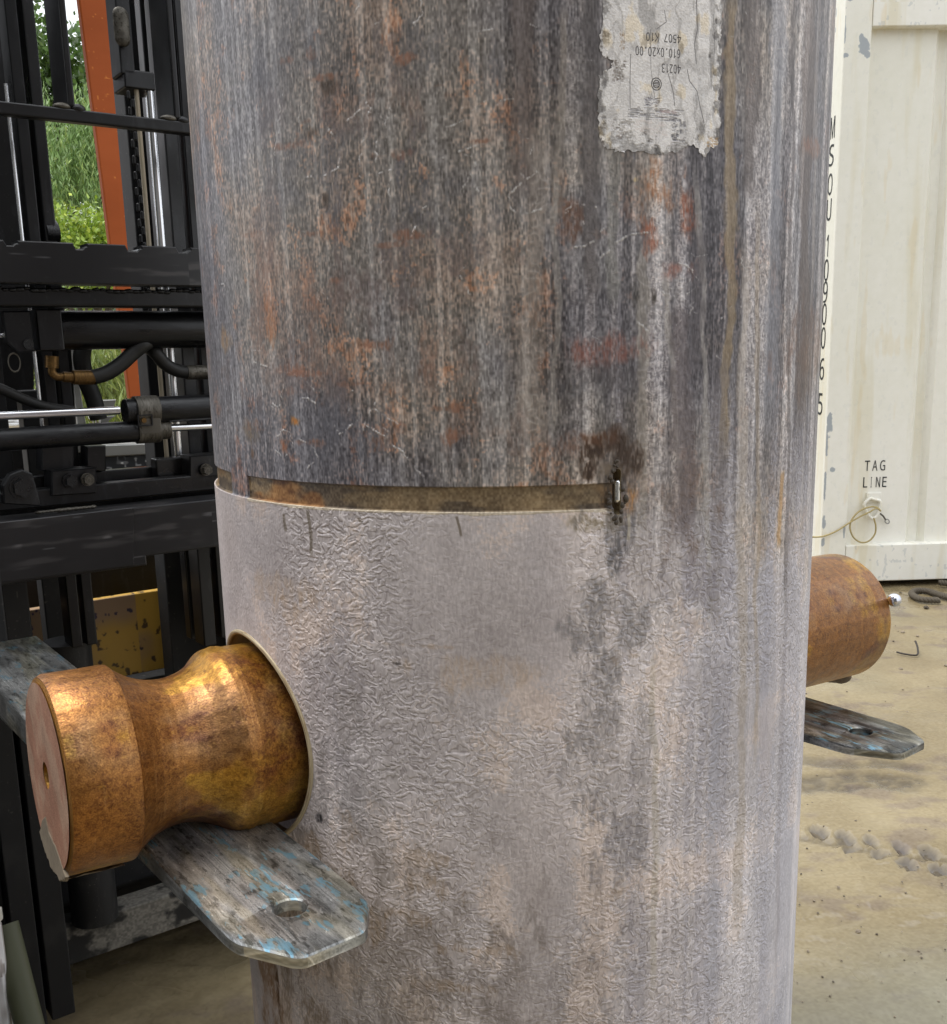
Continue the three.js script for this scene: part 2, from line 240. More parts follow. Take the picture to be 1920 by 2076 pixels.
  // runs down the wall: pixel ends, half width in metres
  const run = (x0, y0, x1, y1, wpx, r, g, b, a, crust = 0) => {
    const A = PT(x0, y0), B = PT(x1, y1), j0 = Math.max(0, Math.floor(Math.min(A[1], B[1]) * N)), j1 = Math.min(N - 1, Math.ceil(Math.max(A[1], B[1]) * N));
    const hw = Math.max(0.0015, Math.abs(PT(x0 + wpx / 2, y0)[0] - PT(x0 - wpx / 2, y0)[0]) / 2);
    for (let j = j0; j <= j1; j++) {
      const t = (j / N - A[1]) / (B[1] - A[1]), y = j / N * TYR, wob = (fbm(y * 16, x0, 3) - 0.5) * 0.012, uc = A[0] + (B[0] - A[0]) * t + wob, ww = hw * (0.55 + 0.9 * fbm(y * 22, x0 + 50, 3)), fade = ss(0, 0.1, t) * ss(1, 0.86, t);
      for (let i = Math.max(0, Math.floor((uc - ww * 2) * N)); i <= Math.min(N - 1, Math.ceil((uc + ww * 2) * N)); i++) {
        const s = i / N * SW, q = Math.abs(i / N - uc) / ww, e = vn(s * 300, y * 120), w = (1 - ss(0.5, 1.2, q + (e - 0.5) * 0.7)) * a * fade, k = j * N + i;
        if (w <= 0) continue;
        const wx = s * 260 + 2.4 * vn(s * 110, y * 110), wy = y * 190, wm = 1 - Math.abs(2 * vn(wx, wy) - 1), c = crust * (wm * wm - 0.4) * 60 + (e - 0.5) * 26;
        col[k * 3] += (r + c - col[k * 3]) * w; col[k * 3 + 1] += (g + c - col[k * 3 + 1]) * w; col[k * 3 + 2] += (b + c - col[k * 3 + 2]) * w; hgt[k] += crust * w * (0.12 + 0.4 * wm * wm);
      }
    }
  };
  const line = (pts, wpx = 3, a = 0.7, r = 205, g = 202, b = 200, up = 0.2) => {
    const P = pts.map(([x, y]) => PT(x, y));
    for (let q = 0; q + 1 < P.length; q++) {
      const [ax, ay] = P[q], [bx, by] = P[q + 1], n = Math.ceil(Math.hypot((bx - ax) * SW, (by - ay) * TYR) / 0.0004);
      for (let t = 0; t <= n; t++) {
        const f = t / n, x = (ax + (bx - ax) * f) * N, y = (ay + (by - ay) * f) * N, jx = (vn(x * 0.15, y * 0.15) - 0.5) * 8 + (vn(x * 0.5, y * 0.5) - 0.5) * 5, br = ss(0.3, 0.6, vn(x * 0.14 + 5, y * 0.14)) * (0.25 + 0.75 * ss(0.3, 0.7, vn(x * 0.6, y * 0.6))), rad = wpx * 0.42 * (0.5 + vn(x * 0.2, y * 0.2 + 9));
        for (let dj = -3; dj <= 3; dj++) for (let di = -3; di <= 3; di++) {
          const i = Math.round(x + jx + di), j = Math.round(y + dj); if (i < 0 || j < 0 || i >= N || j >= N) continue;
          const w = a * br * 0.6 * (1 - ss(rad * 0.5, rad + 0.6, Math.hypot(di, dj))), k = j * N + i; if (w <= 0) continue;
          col[k * 3] += (r - col[k * 3]) * w; col[k * 3 + 1] += (g - col[k * 3 + 1]) * w; col[k * 3 + 2] += (b - col[k * 3 + 2]) * w; hgt[k] += up * w;
        }
      }
    }
  };
  // --- broad stains
  for (const [x, y, rx, ry, a] of [[700, 215, 150, 60, 0.4], [820, 560, 190, 70, 0.34], [600, 590, 90, 70, 0.34], [560, 760, 110, 60, 0.34], [760, 770, 150, 50, 0.3], [900, 680, 70, 60, 0.3], [1000, 880, 90, 45, 0.3], [530, 460, 26, 60, 0.4], [520, 620, 22, 80, 0.4], [870, 700, 30, 60, 0.4]]) blob(x, y, rx, ry, 134, 100, 84, a * 0.7, 0.9);
  for (const [x, y, rx, ry, a] of [[640, 340, 120, 120, 0.35], [560, 130, 90, 90, 0.3], [760, 480, 90, 120, 0.25], [640, 860, 120, 60, 0.45], [850, 120, 150, 60, 0.3], [940, 470, 80, 180, 0.25]]) blob(x, y, rx, ry, 84, 84, 92, a, 0.9);
  for (const [x, y, rx, ry] of [[728, 128, 16, 20], [664, 172, 18, 26], [632, 268, 22, 18], [657, 402, 10, 22], [740, 750, 9, 9]]) blob(x, y, rx, ry, 62, 48, 36, 0.75, 0.5, -0.1);
  blob(600, 855, 16, 12, 176, 112, 46, 0.8); blob(576, 908, 14, 20, 150, 92, 60, 0.7); blob(455, 690, 14, 22, 150, 112, 70, 0.6); blob(548, 660, 12, 45, 168, 104, 60, 0.5);
  blob(507, 878, 24, 30, 116, 100, 82, 0.7, 0.25); blob(512, 918, 5, 14, 96, 70, 52, 0.7);
  // --- runs, right half
  run(1195, -40, 1200, 640, 40, 78, 72, 72, 0.6); run(1060, -40, 1070, 420, 50, 96, 84, 80, 0.5); run(1140, 0, 1128, 480, 22, 150, 140, 130, 0.45, 0.5);
  run(1084, 240, 1078, 945, 62, 156, 146, 138, 0.55, 0.9); run(1030, 560, 1030, 900, 20, 150, 144, 140, 0.35, 0.7); run(1132, 330, 1118, 900, 14, 160, 154, 148, 0.5, 0.7);
  run(1488, -60, 1470, 960, 26, 148, 128, 98, 0.7, 0.3); run(1528, -60, 1520, 430, 34, 84, 76, 74, 0.7); run(1580, -60, 1560, 900, 34, 140, 142, 152, 0.5); run(1610, -60, 1590, 1300, 12, 80, 74, 74, 0.55);
  run(1645, -60, 1625, 900, 26, 98, 84, 76, 0.6); run(1662, -60, 1640, 900, 8, 168, 158, 150, 0.4); run(1540, 380, 1530, 1600, 10, 150, 132, 110, 0.4, 0.4);
  run(1300, 480, 1292, 1100, 24, 160, 152, 142, 0.55, 0.7); run(1345, 540, 1372, 1000, 14, 166, 160, 154, 0.55, 0.5); run(1410, 300, 1442, 1320, 16, 168, 163, 158, 0.55, 0.6); run(1508, 420, 1498, 1960, 24, 166, 154, 142, 0.5, 0.6);
  run(1378, 600, 1385, 1120, 46, 88, 78, 80, 0.55); run(1420, 460, 1405, 760, 30, 84, 78, 82, 0.5); run(1250, 260, 1245, 640, 30, 112, 112, 106, 0.45); run(1460, 700, 1455, 1300, 28, 120, 114, 118, 0.4);
  run(1560, 1080, 1548, 2060, 40, 164, 162, 172, 0.45); run(1455, 1400, 1440, 2060, 30, 158, 158, 168, 0.4); run(1330, 1300, 1322, 2060, 16, 164, 156, 140, 0.4, 0.5); run(1600, 900, 1570, 2060, 10, 140, 134, 140, 0.35);
  run(1585, 950, 1575, 1120, 9, 172, 132, 84, 0.7, 0.4);
  blob(1335, 400, 46, 70, 168, 100, 54, 0.6, 0.5); blob(1325, 470, 26, 50, 150, 76, 46, 0.6, 0.5); blob(1394, 440, 18, 70, 134, 64, 36, 0.75, 0.35); blob(1372, 545, 34, 24, 150, 92, 76, 0.5);
  blob(1225, 715, 92, 34, 138, 80, 66, 0.55, 0.5); blob(1190, 900, 60, 30, 116, 76, 58, 0.4); blob(1160, 440, 18, 36, 92, 60, 44, 0.6); blob(1235, 760, 80, 30, 70, 64, 66, 0.5, 0.6); blob(1160, 790, 50, 36, 82, 82, 88, 0.4);
  blob(1288, 600, 10, 34, 38, 34, 32, 0.85, 0.35); blob(1325, 602, 6, 18, 52, 44, 36, 0.8, 0.35); blob(1288, 365, 6, 7, 190, 168, 130, 0.9, 0.2); blob(1286, 320, 10, 24, 66, 74, 100, 0.5);
  blob(1640, 700, 24, 80, 100, 72, 58, 0.4, 0.6); blob(1650, 300, 16, 20, 140, 96, 74, 0.5);
  // --- burn mark round the slot, oil below it
  for (const [x, y, rx, ry] of [[1192, 935, 24, 34], [1205, 908, 34, 26], [1232, 892, 36, 26], [1258, 905, 32, 34], [1262, 940, 22, 40], [1286, 935, 16, 42], [1190, 958, 18, 26]]) blob(x, y, rx, ry, 54, 36, 24, 0.85, 0.3); blob(1215, 890, 40, 16, 92, 56, 32, 0.6, 0.4); blob(1246, 985, 22, 60, 36, 30, 26, 0.8, 0.35); blob(1240, 955, 30, 22, 112, 98, 84, 0.8, 0.4); blob(1275, 1010, 16, 34, 176, 122, 66, 0.7, 0.5); blob(1225, 1010, 16, 26, 66, 52, 38, 0.6, 0.4);
  blob(1252, 1105, 38, 90, 76, 75, 80, 0.6, 0.6); blob(1235, 1230, 80, 130, 112, 110, 112, 0.4, 0.9); blob(1200, 1060, 60, 18, 132, 118, 92, 0.5);
  run(1270, 1040, 1268, 1100, 6, 190, 180, 160, 0.6, 0.5);
  blob(1415, 1180, 60, 55, 120, 114, 124, 0.4, 0.6); blob(1395, 1040, 50, 90, 112, 92, 82, 0.5, 0.7);
  // --- lower half: stains, and bar and fork shade painted at lower left
  blob(1240, 1500, 70, 260, 136, 131, 132, 0.4, 1.1); blob(1210, 1390, 60, 90, 128, 124, 126, 0.35, 1.1); blob(1230, 1750, 60, 120, 118, 114, 118, 0.4, 0.9); blob(690, 1480, 50, 220, 132, 126, 130, 0.4, 0.8); blob(760, 1700, 130, 180, 140, 132, 128, 0.4, 1.0); blob(800, 1950, 190, 160, 128, 119, 114, 0.5, 1.0); blob(590, 1980, 90, 120, 124, 108, 92, 0.55, 0.8); blob(1050, 2010, 160, 90, 126, 118, 116, 0.4, 0.9);
  blob(545, 1980, 22, 120, 134, 98, 66, 0.6, 0.5); blob(565, 1990, 5, 60, 84, 58, 36, 0.7, 0.3);
  for (const [x, y, rx, ry] of [[900, 1740, 60, 16], [880, 1800, 40, 20], [960, 1925, 70, 10], [930, 2000, 60, 12], [700, 1720, 22, 46], [820, 1850, 50, 14], [740, 1880, 40, 50], [600, 1240, 30, 24], [560, 1190, 60, 20], [860, 1310, 60, 4], [640, 1720, 12, 20], [1290, 1330, 40, 12], [1250, 1810, 50, 24], [980, 1360, 120, 30]]) blob(x, y, rx, ry, 172, 146, 120, 0.32, 0.9);
  for (const [x0, y0, y1] of [[626, 1030, 1130], [580, 1040, 1080], [935, 1045, 1090], [724, 1050, 1060]]) run(x0, y0, x0 + 6, y1, 7, 104, 94, 82, 0.8);
  blob(649, 1658, 8, 10, 34, 32, 34, 0.9, 0.3, -0.3); blob(806, 1345, 9, 3, 90, 84, 82, 0.8, 0.2);
  // --- scratches and chalk
  const L = [[[728, 7], [714, 35], [686, 40]], [[781, 31], [762, 50]], [[854, 0], [852, 32], [836, 56]], [[754, 203], [728, 224], [703, 245]], [[749, 214], [740, 273], [733, 308], [730, 361]], [[794, 210], [775, 273]], [[765, 287], [758, 336], [766, 354], [794, 345], [810, 315]], [[794, 345], [787, 399]], [[663, 252], [681, 291], [691, 315], [686, 340], [658, 357], [619, 361]], [[567, 200], [565, 252], [556, 308], [551, 350]], [[610, 217], [609, 256]], [[861, 420], [845, 452], [833, 483]], [[861, 420], [845, 452], [833, 483]], [[980, 291], [920, 312], [896, 322]], [[973, 315], [952, 350], [938, 385]], [[960, 380], [975, 400], [1000, 400]], [[1090, 347], [1031, 394], [1031, 425], [1058, 437], [1098, 425]], [[1144, 433], [1168, 413], [1211, 421]], [[1152, 503], [1187, 499], [1218, 476]], [[1218, 523], [1242, 499], [1273, 476], [1318, 472]],
    [[750, 826], [785, 847], [813, 866]], [[746, 865], [778, 886], [813, 917], [841, 949], [855, 966]], [[746, 865], [778, 886], [813, 917]], [[687, 882], [715, 861], [725, 847]], [[736, 872], [746, 843], [762, 816]], [[575, 872], [558, 889], [558, 914], [575, 929], [592, 910], [589, 879], [575, 872]], [[606, 891], [634, 903], [641, 931], [624, 949]], [[550, 815], [561, 826], [571, 815], [575, 780]], [[600, 808], [624, 808], [638, 819]], [[512, 735], [550, 747]], [[620, 766], [634, 793]], [[700, 800], [712, 792]], [[1434, 700], [1470, 740]], [[930, 560], [960, 610]], [[1290, 655], [1312, 672]], [[960, 66], [1000, 60]]];
  for (const l of L) line(l, 3.2, 1.0, 186, 182, 180);
  { const keep = seed; seed = 4242; for (let i = 0; i < 70; i++) { const x = R(430, 1560), y = R(10, 900), a = R(-1.2, 1.2) + (rnd() < 0.5 ? 1.57 : 0), l = R(8, 46), cv2 = R(-0.5, 0.5); line([[x, y], [x + Math.cos(a) * l * 0.5, y + Math.sin(a) * l * 0.5], [x + Math.cos(a + cv2) * l, y + Math.sin(a + cv2) * l]], R(1.6, 2.8), R(0.35, 0.8), 190, 187, 186); } for (let i = 0; i < 26; i++) { const x = R(470, 1000), y = R(100, 900); blob(x, y, R(10, 46), R(4, 12), 140, 94, 72, R(0.3, 0.6), 0.8); } seed = keep; }
  const circ = []; for (let a = 0; a <= 20; a++) circ.push([1372 + 40 * Math.cos(a / 20 * 6.283), 568 + 34 * Math.sin(a / 20 * 6.283)]); line(circ, 2.4, 0.8); line(circ.map(([x, y]) => [x * 0.8 + 270, y * 0.8 + 105]), 2, 0.6);
  line([[1410, 600], [1395, 640], [1370, 660]], 2.2, 0.6);
  { const p = []; for (let x = 505; x <= 1200; x += 20) p.push([x, 992 + 45 * (1 - ((x - 1040) / 560) ** 2) ** 0.5 - 0]); }
  const c8 = new Uint8Array(N * N * 4), h8 = new Uint8Array(N * N * 4), r8 = new Uint8Array(N * N);
  for (let k = 0; k < N * N; k++) { c8[k * 4] = cl(col[k * 3]); c8[k * 4 + 1] = cl(col[k * 3 + 1]); c8[k * 4 + 2] = cl(col[k * 3 + 2]); c8[k * 4 + 3] = 255; h8[k * 4] = h8[k * 4 + 1] = h8[k * 4 + 2] = cl(hgt[k] * 200); h8[k * 4 + 3] = 255; }
  return { map: dataTex(c8, N, N, true, THREE.MirroredRepeatWrapping), bump: dataTex(h8, N, N, false, THREE.MirroredRepeatWrapping) };
})();
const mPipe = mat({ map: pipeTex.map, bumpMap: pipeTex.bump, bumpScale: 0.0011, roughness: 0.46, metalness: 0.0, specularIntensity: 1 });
const mCut = (() => { const c = tex(256, 256, (u, v, o) => { const n = fbm(u * 12, v * 12, 4), k = ss(0.55, 0.7, fbm(u * 30, v * 30, 3)); o[0] = 150 + n * 34 - k * 34; o[1] = 138 + n * 30 - k * 40; o[2] = 112 + n * 26 - k * 42; }); return mat({ map: c, roughness: 0.55, metalness: 0.2 }); })();

const pipe = new THREE.Group(); pipe.position.copy(PC);
{
  const PTOP = EYE + 0.95, ys = [];
  for (let y = 0; y < PTOP; y += 0.05) ys.push(y);
  ys.push(PTOP, ringLow - 0.002, ringLow, ringLow + 0.0012, ringTop, ringTop + 0.0012, TY0, TY0 + TYR);
  ys.sort((a, b) => a - b);
  const yy = ys.filter((v, i) => !i || v - ys[i - 1] > 2e-4), NT = 288, step = 2 * Math.PI / NT, ths = [];
  for (let i = 0; i <= NT; i++) ths.push(-Math.PI + i * step);
  for (const t of [thA, thB, thC]) { ths.push(t - 0.004, t + 0.004); }
  ths.sort((a, b) => a - b);
  const tt = ths.filter((v, i) => !i || v - ths[i - 1] > 1e-3); tt[0] = -Math.PI; tt[tt.length - 1] = Math.PI;
  const rad = (t, y) => {
    let r = PR; const lowKeep = 1 - ss(thC, thD, t);
    if (y <= ringLow) r += 0.0016 * lowKeep;
    if (y > ringLow + 0.0006 && y <= ringTop + 0.0002 && ((t < thA) || (t > thB && t < thC))) r -= 0.0022;
    return r;
  };
  const pos = [], uv = [], idx = [], at = (t, r, y) => pos.push((D0.x * Math.cos(t) + E0.x * Math.sin(t)) * r, y, (D0.z * Math.cos(t) + E0.z * Math.sin(t)) * r);
  const nt = tt.length;
  for (const y of yy) for (const t of tt) { at(t, rad(t, y), y); uv.push(t / Math.PI + 0.5, (y - TY0) / TYR); }
  for (let j = 0; j + 1 < yy.length; j++) for (let i = 0; i + 1 < nt; i++) { const a = j * nt + i, b = a + 1, c = a + nt, d = c + 1; idx.push(a, b, c, b, d, c); }
  const outer = idx.length; let base = pos.length / 3;
  for (const y of [0, PTOP]) for (const t of tt) { at(t, PR - WALL, y); uv.push(t / Math.PI + 0.5, (y - TY0) / TYR); }
  for (let i = 0; i + 1 < nt; i++) { const a = base + i, b = a + 1, c = a + nt, d = c + 1; idx.push(a, c, b, b, c, d); }
  const topRow = (yy.length - 1) * nt;
  for (let i = 0; i + 1 < nt; i++) { idx.push(i, base + i, i + 1, i + 1, base + i, base + i + 1); idx.push(topRow + i, topRow + i + 1, base + nt + i, topRow + i + 1, base + nt + i + 1, base + nt + i); }
  let g = new THREE.BufferGeometry(); g.setAttribute('position', new THREE.Float32BufferAttribute(pos, 3)); g.setAttribute('uv', new THREE.Float32BufferAttribute(uv, 2)); g.setIndex(idx);
  g = toCreasedNormals(g, 0.5);
  const ev = new Evaluator(); ev.attributes = ['position', 'normal', 'uv']; ev.useGroups = true;
  const A = new Brush(g, mPipe); A.updateMatrixWorld();
  const hc = new THREE.CylinderGeometry(0.097, 0.097, 1.2, 96); hc.applyQuaternion(new THREE.Quaternion().setFromUnitVectors(V(0, 1, 0), BU)); hc.translate(0, BC.y, 0);
  const B = new Brush(hc, mCut); B.updateMatrixWorld();
  let res = ev.evaluate(A, B, SUBTRACTION);
  // slot for the locking pin
  const [ts, ys0] = onPipe(1251, 992), dn = V(D0.x * Math.cos(ts) + E0.x * Math.sin(ts), 0, D0.z * Math.cos(ts) + E0.z * Math.sin(ts));
  const sg = new RoundedBoxGeometry(0.0065, 0.036, 0.06, 3, 0.003); sg.rotateY(Math.atan2(dn.x, dn.z)); sg.translate(dn.x * PR, ys0 - 0.002, dn.z * PR);
  const C = new Brush(sg, mCut); C.updateMatrixWorld();
  res = ev.evaluate(res, C, SUBTRACTION);
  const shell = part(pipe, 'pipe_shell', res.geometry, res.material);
  for (const sg2 of [-1, 1]) { // burr left round each cut hole
    const q1 = V(0, 1, 0).addScaledVector(BU, -BU.y).normalize(), q2 = BU.clone().cross(q1), ring = [];
    for (let i = 0; i < 72; i++) { const a = i / 72 * 2 * Math.PI, o = q1.clone().multiplyScalar(Math.cos(a) * 0.0975).addScaledVector(q2, Math.sin(a) * 0.0975), aa = BU.x * BU.x + BU.z * BU.z, bb = o.x * BU.x + o.z * BU.z, c2 = o.x * o.x + o.z * o.z - (PR + 0.0012) ** 2, t = (-bb + sg2 * Math.sqrt(bb * bb - aa * c2)) / aa; const p = o.addScaledVector(BU, t); p.y += BC.y; ring.push(p); }
    part(pipe, 'hole_lip', tubeG(ring, 0.0024, 160, 8, true), mCut);
  }
  const tn = V(dn.z, 0, -dn.x), pc = dn.clone().multiplyScalar(PR - 0.0035).addScaledVector(tn, 0.0018); pc.y = ys0 - 0.002;
  const wl = []; for (let i = 0; i < 26; i++) { const a = R(0, 6.283), o = dn.clone().multiplyScalar(PR + 0.0006).addScaledVector(tn, Math.cos(a) * R(0.0045, 0.008)); o.y = ys0 - 0.002 + Math.sin(a) * R(0.018, 0.026); const b = new THREE.IcosahedronGeometry(R(0.0008, 0.0022), 1); b.scale(1, R(0.7, 1.6), 1); b.translate(o.x, o.y, o.z); wl.push(b); } part(pipe, 'weld_spatter', merge(wl), mat({ color: lin(0.055, 0.042, 0.03), roughness: 0.6 }));
  const pg = new THREE.CapsuleGeometry(0.0029, 0.013, 6, 16); pg.translate(pc.x, pc.y, pc.z);
  part(pipe, 'locking_pin', pg, mChrome, 'small bright steel pin set in the slot');
  // painted stencil patch
  const out = [[1226, -90], [1222, 30], [1214, 95], [1226, 116], [1241, 119], [1238, 138], [1214, 152], [1211, 220], [1217, 280], [1230, 304], [1262, 307], [1292, 305], [1330, 313], [1368, 309], [1392, 298], [1404, 291], [1416, 309], [1430, 315], [1441, 299], [1456, 297], [1459, 240], [1457, 190], [1461, 120], [1460, 60], [1464, 0], [1463, -90]];
  const jag = []; for (let i = 0; i < out.length; i++) { const a = out[i], b = out[(i + 1) % out.length], n = 9; for (let q = 0; q < n; q++) { const f = q / n; jag.push(onPipe(a[0] + (b[0] - a[0]) * f + R(-3, 3), a[1] + (b[1] - a[1]) * f + R(-4, 4))); } }
  const cs = document.createElement('canvas'); cs.width = 768; cs.height = 1024; const cx = cs.getContext('2d');
  const b0 = onPipe(1200, 325), b1 = onPipe(1475, -100), toC = (px, py) => { const [t, y] = onPipe(px, py); return [(t - b0[0]) / (b1[0] - b0[0]) * 768, (1 - (y - b0[1]) / (b1[1] - b0[1])) * 1024]; };
  const img = cx.createImageData(768, 1024);
  for (let j = 0; j < 1024; j++) for (let i = 0; i < 768; i++) {
    const u = i / 768, v = j / 1024, n = fbm(u * 9, v * 12, 5), f = vn(u * 200, v * 240), sh = ss(0.6, 0.75, fbm(u * 16 + 3, v * 7 + 2, 4)), cr = ss(0.1, 0.02, Math.abs(fbm(u * 7 + 0.5 * vn(u * 20, v * 20), v * 3, 3) - 0.5) * 1.6), ye = ss(0.6, 0.72, fbm(u * 11 + 30, v * 9, 4)), k = (j * 768 + i) * 4;
    const ed = Math.min(u - 0.05, 0.96 - u, 0.95 - v) * 7, wr = 0.85 * ss(0.62, 0.42, ed * 0.5 + fbm(u * 22 + 5, v * 30, 5) * 0.9), d = (n - 0.5) * 40 + (f - 0.5) * 18 - sh * 46 - cr * 26 - wr * 78; const g3 = (vn(u * 90, v * 160) - 0.5) * 26; img.data[k] = cl(226 + d + g3 + ye * 4); img.data[k + 1] = cl(223 + d + g3 - ye * 4); img.data[k + 2] = cl(222 + d + g3 - ye * 20); img.data[k + 3] = 255;
  }
  cx.putImageData(img, 0, 0);
  const smear = (px, py, w, h, c) => { const [x0, y0] = toC(px, py), [x1, y1] = toC(px + w, py + h); cx.fillStyle = c; for (let i = 0; i < 90; i++) { const x = x0 + (x1 - x0) * rnd(), y = y0 + (y1 - y0) * rnd(), s = (x1 - x0) * R(0.03, 0.22); cx.globalAlpha = R(0.1, 0.4); cx.fillRect(x, y, s, Math.abs(y1 - y0) * R(0.03, 0.16)); } cx.globalAlpha = 1; };
  smear(1272, 215, 95, 30, 'rgb(96,94,100)'); smear(1335, 222, 34, 8, 'rgb(140,92,92)'); smear(1360, 238, 28, 46, 'rgb(70,70,78)'); smear(1284, 242, 60, 32, 'rgb(222,210,206)'); smear(1240, 120, 26, 46, 'rgb(98,88,80)'); smear(1432, 276, 26, 26, 'rgb(168,120,62)'); smear(1238, 240, 40, 40, 'rgb(120,114,110)'); smear(1255, 60, 10, 40, 'rgb(140,110,80)'); smear(1225, 260, 40, 40, 'rgb(225,225,228)'); smear(1310, 270, 70, 30, 'rgb(226,222,224)'); smear(1400, 150, 26, 60, 'rgb(222,222,224)'); smear(1303, 196, 30, 20, 'rgb(80,78,92)');
  cx.strokeStyle = 'rgba(84,82,84,.55)'; cx.lineJoin = 'round';
  for (const [l, w] of [[[[1411, 0], [1412, 60], [1406, 90], [1410, 130]], 6], [[[1392, 140], [1398, 165], [1412, 185], [1418, 215], [1426, 250]], 6], [[[1278, 110], [1276, 170], [1276, 220]], 4], [[[1445, 30], [1448, 90], [1445, 150]], 4], [[[1354, 150], [1364, 190], [1366, 215]], 5], [[[1346, 20], [1350, 45], [1330, 60]], 4], [[[1318, 60], [1320, 140], [1326, 200]], 2.5]]) { cx.lineWidth = w * 0.8; cx.beginPath(); l.forEach(([x, y], i) => { const [a, b] = toC(x, y); i ? cx.lineTo(a + R(-3, 3), b) : cx.moveTo(a, b); }); cx.stroke(); }
  cx.fillStyle = 'rgba(62,60,62,.9)'; cx.textAlign = 'center'; cx.textBaseline = 'middle';
  const word = (t, px, py, hpx, wpx) => { const [x, y] = toC(px, py), [, yb] = toC(px, py + hpx), [xw] = toC(px + wpx / 2, py), [xv] = toC(px - wpx / 2, py); const hC = Math.abs(yb - y); cx.save(); cx.translate(x, y); cx.rotate(Math.PI); cx.font = `${Math.round(hC * 1.3)}px monospace`; const m = cx.measureText(t).width; cx.scale((xw - xv) / m, 1); cx.fillText(t, 0, 0); cx.restore(); };
  word('4507 K10', 1345, 77, 18, 72); word('610.0x20.00', 1334, 106, 19, 92); word('40213', 1360, 140, 19, 40);
  { const [x, y] = toC(1330, 171), [x2] = toC(1340, 171), r = Math.abs(x2 - x); cx.strokeStyle = 'rgba(70,68,70,.85)'; cx.lineWidth = 4; cx.beginPath(); cx.arc(x, y, r, 0, 7); cx.stroke(); cx.beginPath(); cx.arc(x, y, r * 0.62, 0, 7); cx.stroke(); cx.fillRect(x - r * 0.6, y - 3, r * 1.2, 4); cx.fillRect(x - r * 0.5, y + r * 0.25, r, 3); cx.fillRect(x - r * 0.45, y - r * 0.35, r * 0.9, 3); }
  const lt = new THREE.CanvasTexture(cs); lt.colorSpace = THREE.SRGBColorSpace;
  const sh = new THREE.Shape(jag.map(([t, y]) => new THREE.Vector2(t * PR, y))); const q = new THREE.ShapeGeometry(sh); 
  // cut the flat patch into narrow strips so that it can follow the wall
  const strips = []; { const tri = q.toNonIndexed().attributes.position; const clip = (poly, x, sgn) => { const o = []; for (let i = 0; i < poly.length; i++) { const a = poly[i], b = poly[(i + 1) % poly.length], da = (a[0] - x) * sgn, db = (b[0] - x) * sgn; if (da >= 0) o.push(a); if (da * db < 0) { const f = da / (da - db); o.push([x, a[1] + (b[1] - a[1]) * f]); } } return o; };
    for (let i = 0; i < tri.count; i += 3) { const P = [0, 1, 2].map((k) => [tri.getX(i + k), tri.getY(i + k)]); const lo = Math.min(...P.map((p) => p[0])), hi = Math.max(...P.map((p) => p[0])), w = 0.008; for (let x = Math.floor(lo / w) * w; x < hi; x += w) { let c = clip(clip(P, x, 1), x + w, -1); for (let k = 1; k + 1 < c.length; k++) strips.push(c[0], c[k], c[k + 1]); } } }
  const lp = [], ln = [], lu = []; for (const [s, y] of strips) { const t = s / PR, nx = D0.x * Math.cos(t) + E0.x * Math.sin(t), nz = D0.z * Math.cos(t) + E0.z * Math.sin(t); lp.push(nx * (PR + 0.0005), y, nz * (PR + 0.0005)); ln.push(nx, 0, nz); lu.push((t - b0[0]) / (b1[0] - b0[0]), (y - b0[1]) / (b1[1] - b0[1])); }
  const lg = new THREE.BufferGeometry(); lg.setAttribute('position', new THREE.Float32BufferAttribute(lp, 3)); lg.setAttribute('normal', new THREE.Float32BufferAttribute(ln, 3)); lg.setAttribute('uv', new THREE.Float32BufferAttribute(lu, 2));
  part(pipe, 'stencil_patch', lg, mat({ map: lt, bumpMap: lt, bumpScale: 0.0008, roughness: 0.7, side: THREE.DoubleSide }), 'flaking white paint patch with upside down printed size');
  top(pipe, 'steel_pipe', 'huge upright weathered grey steel pipe with a scraped band round it', 'pipe');
}

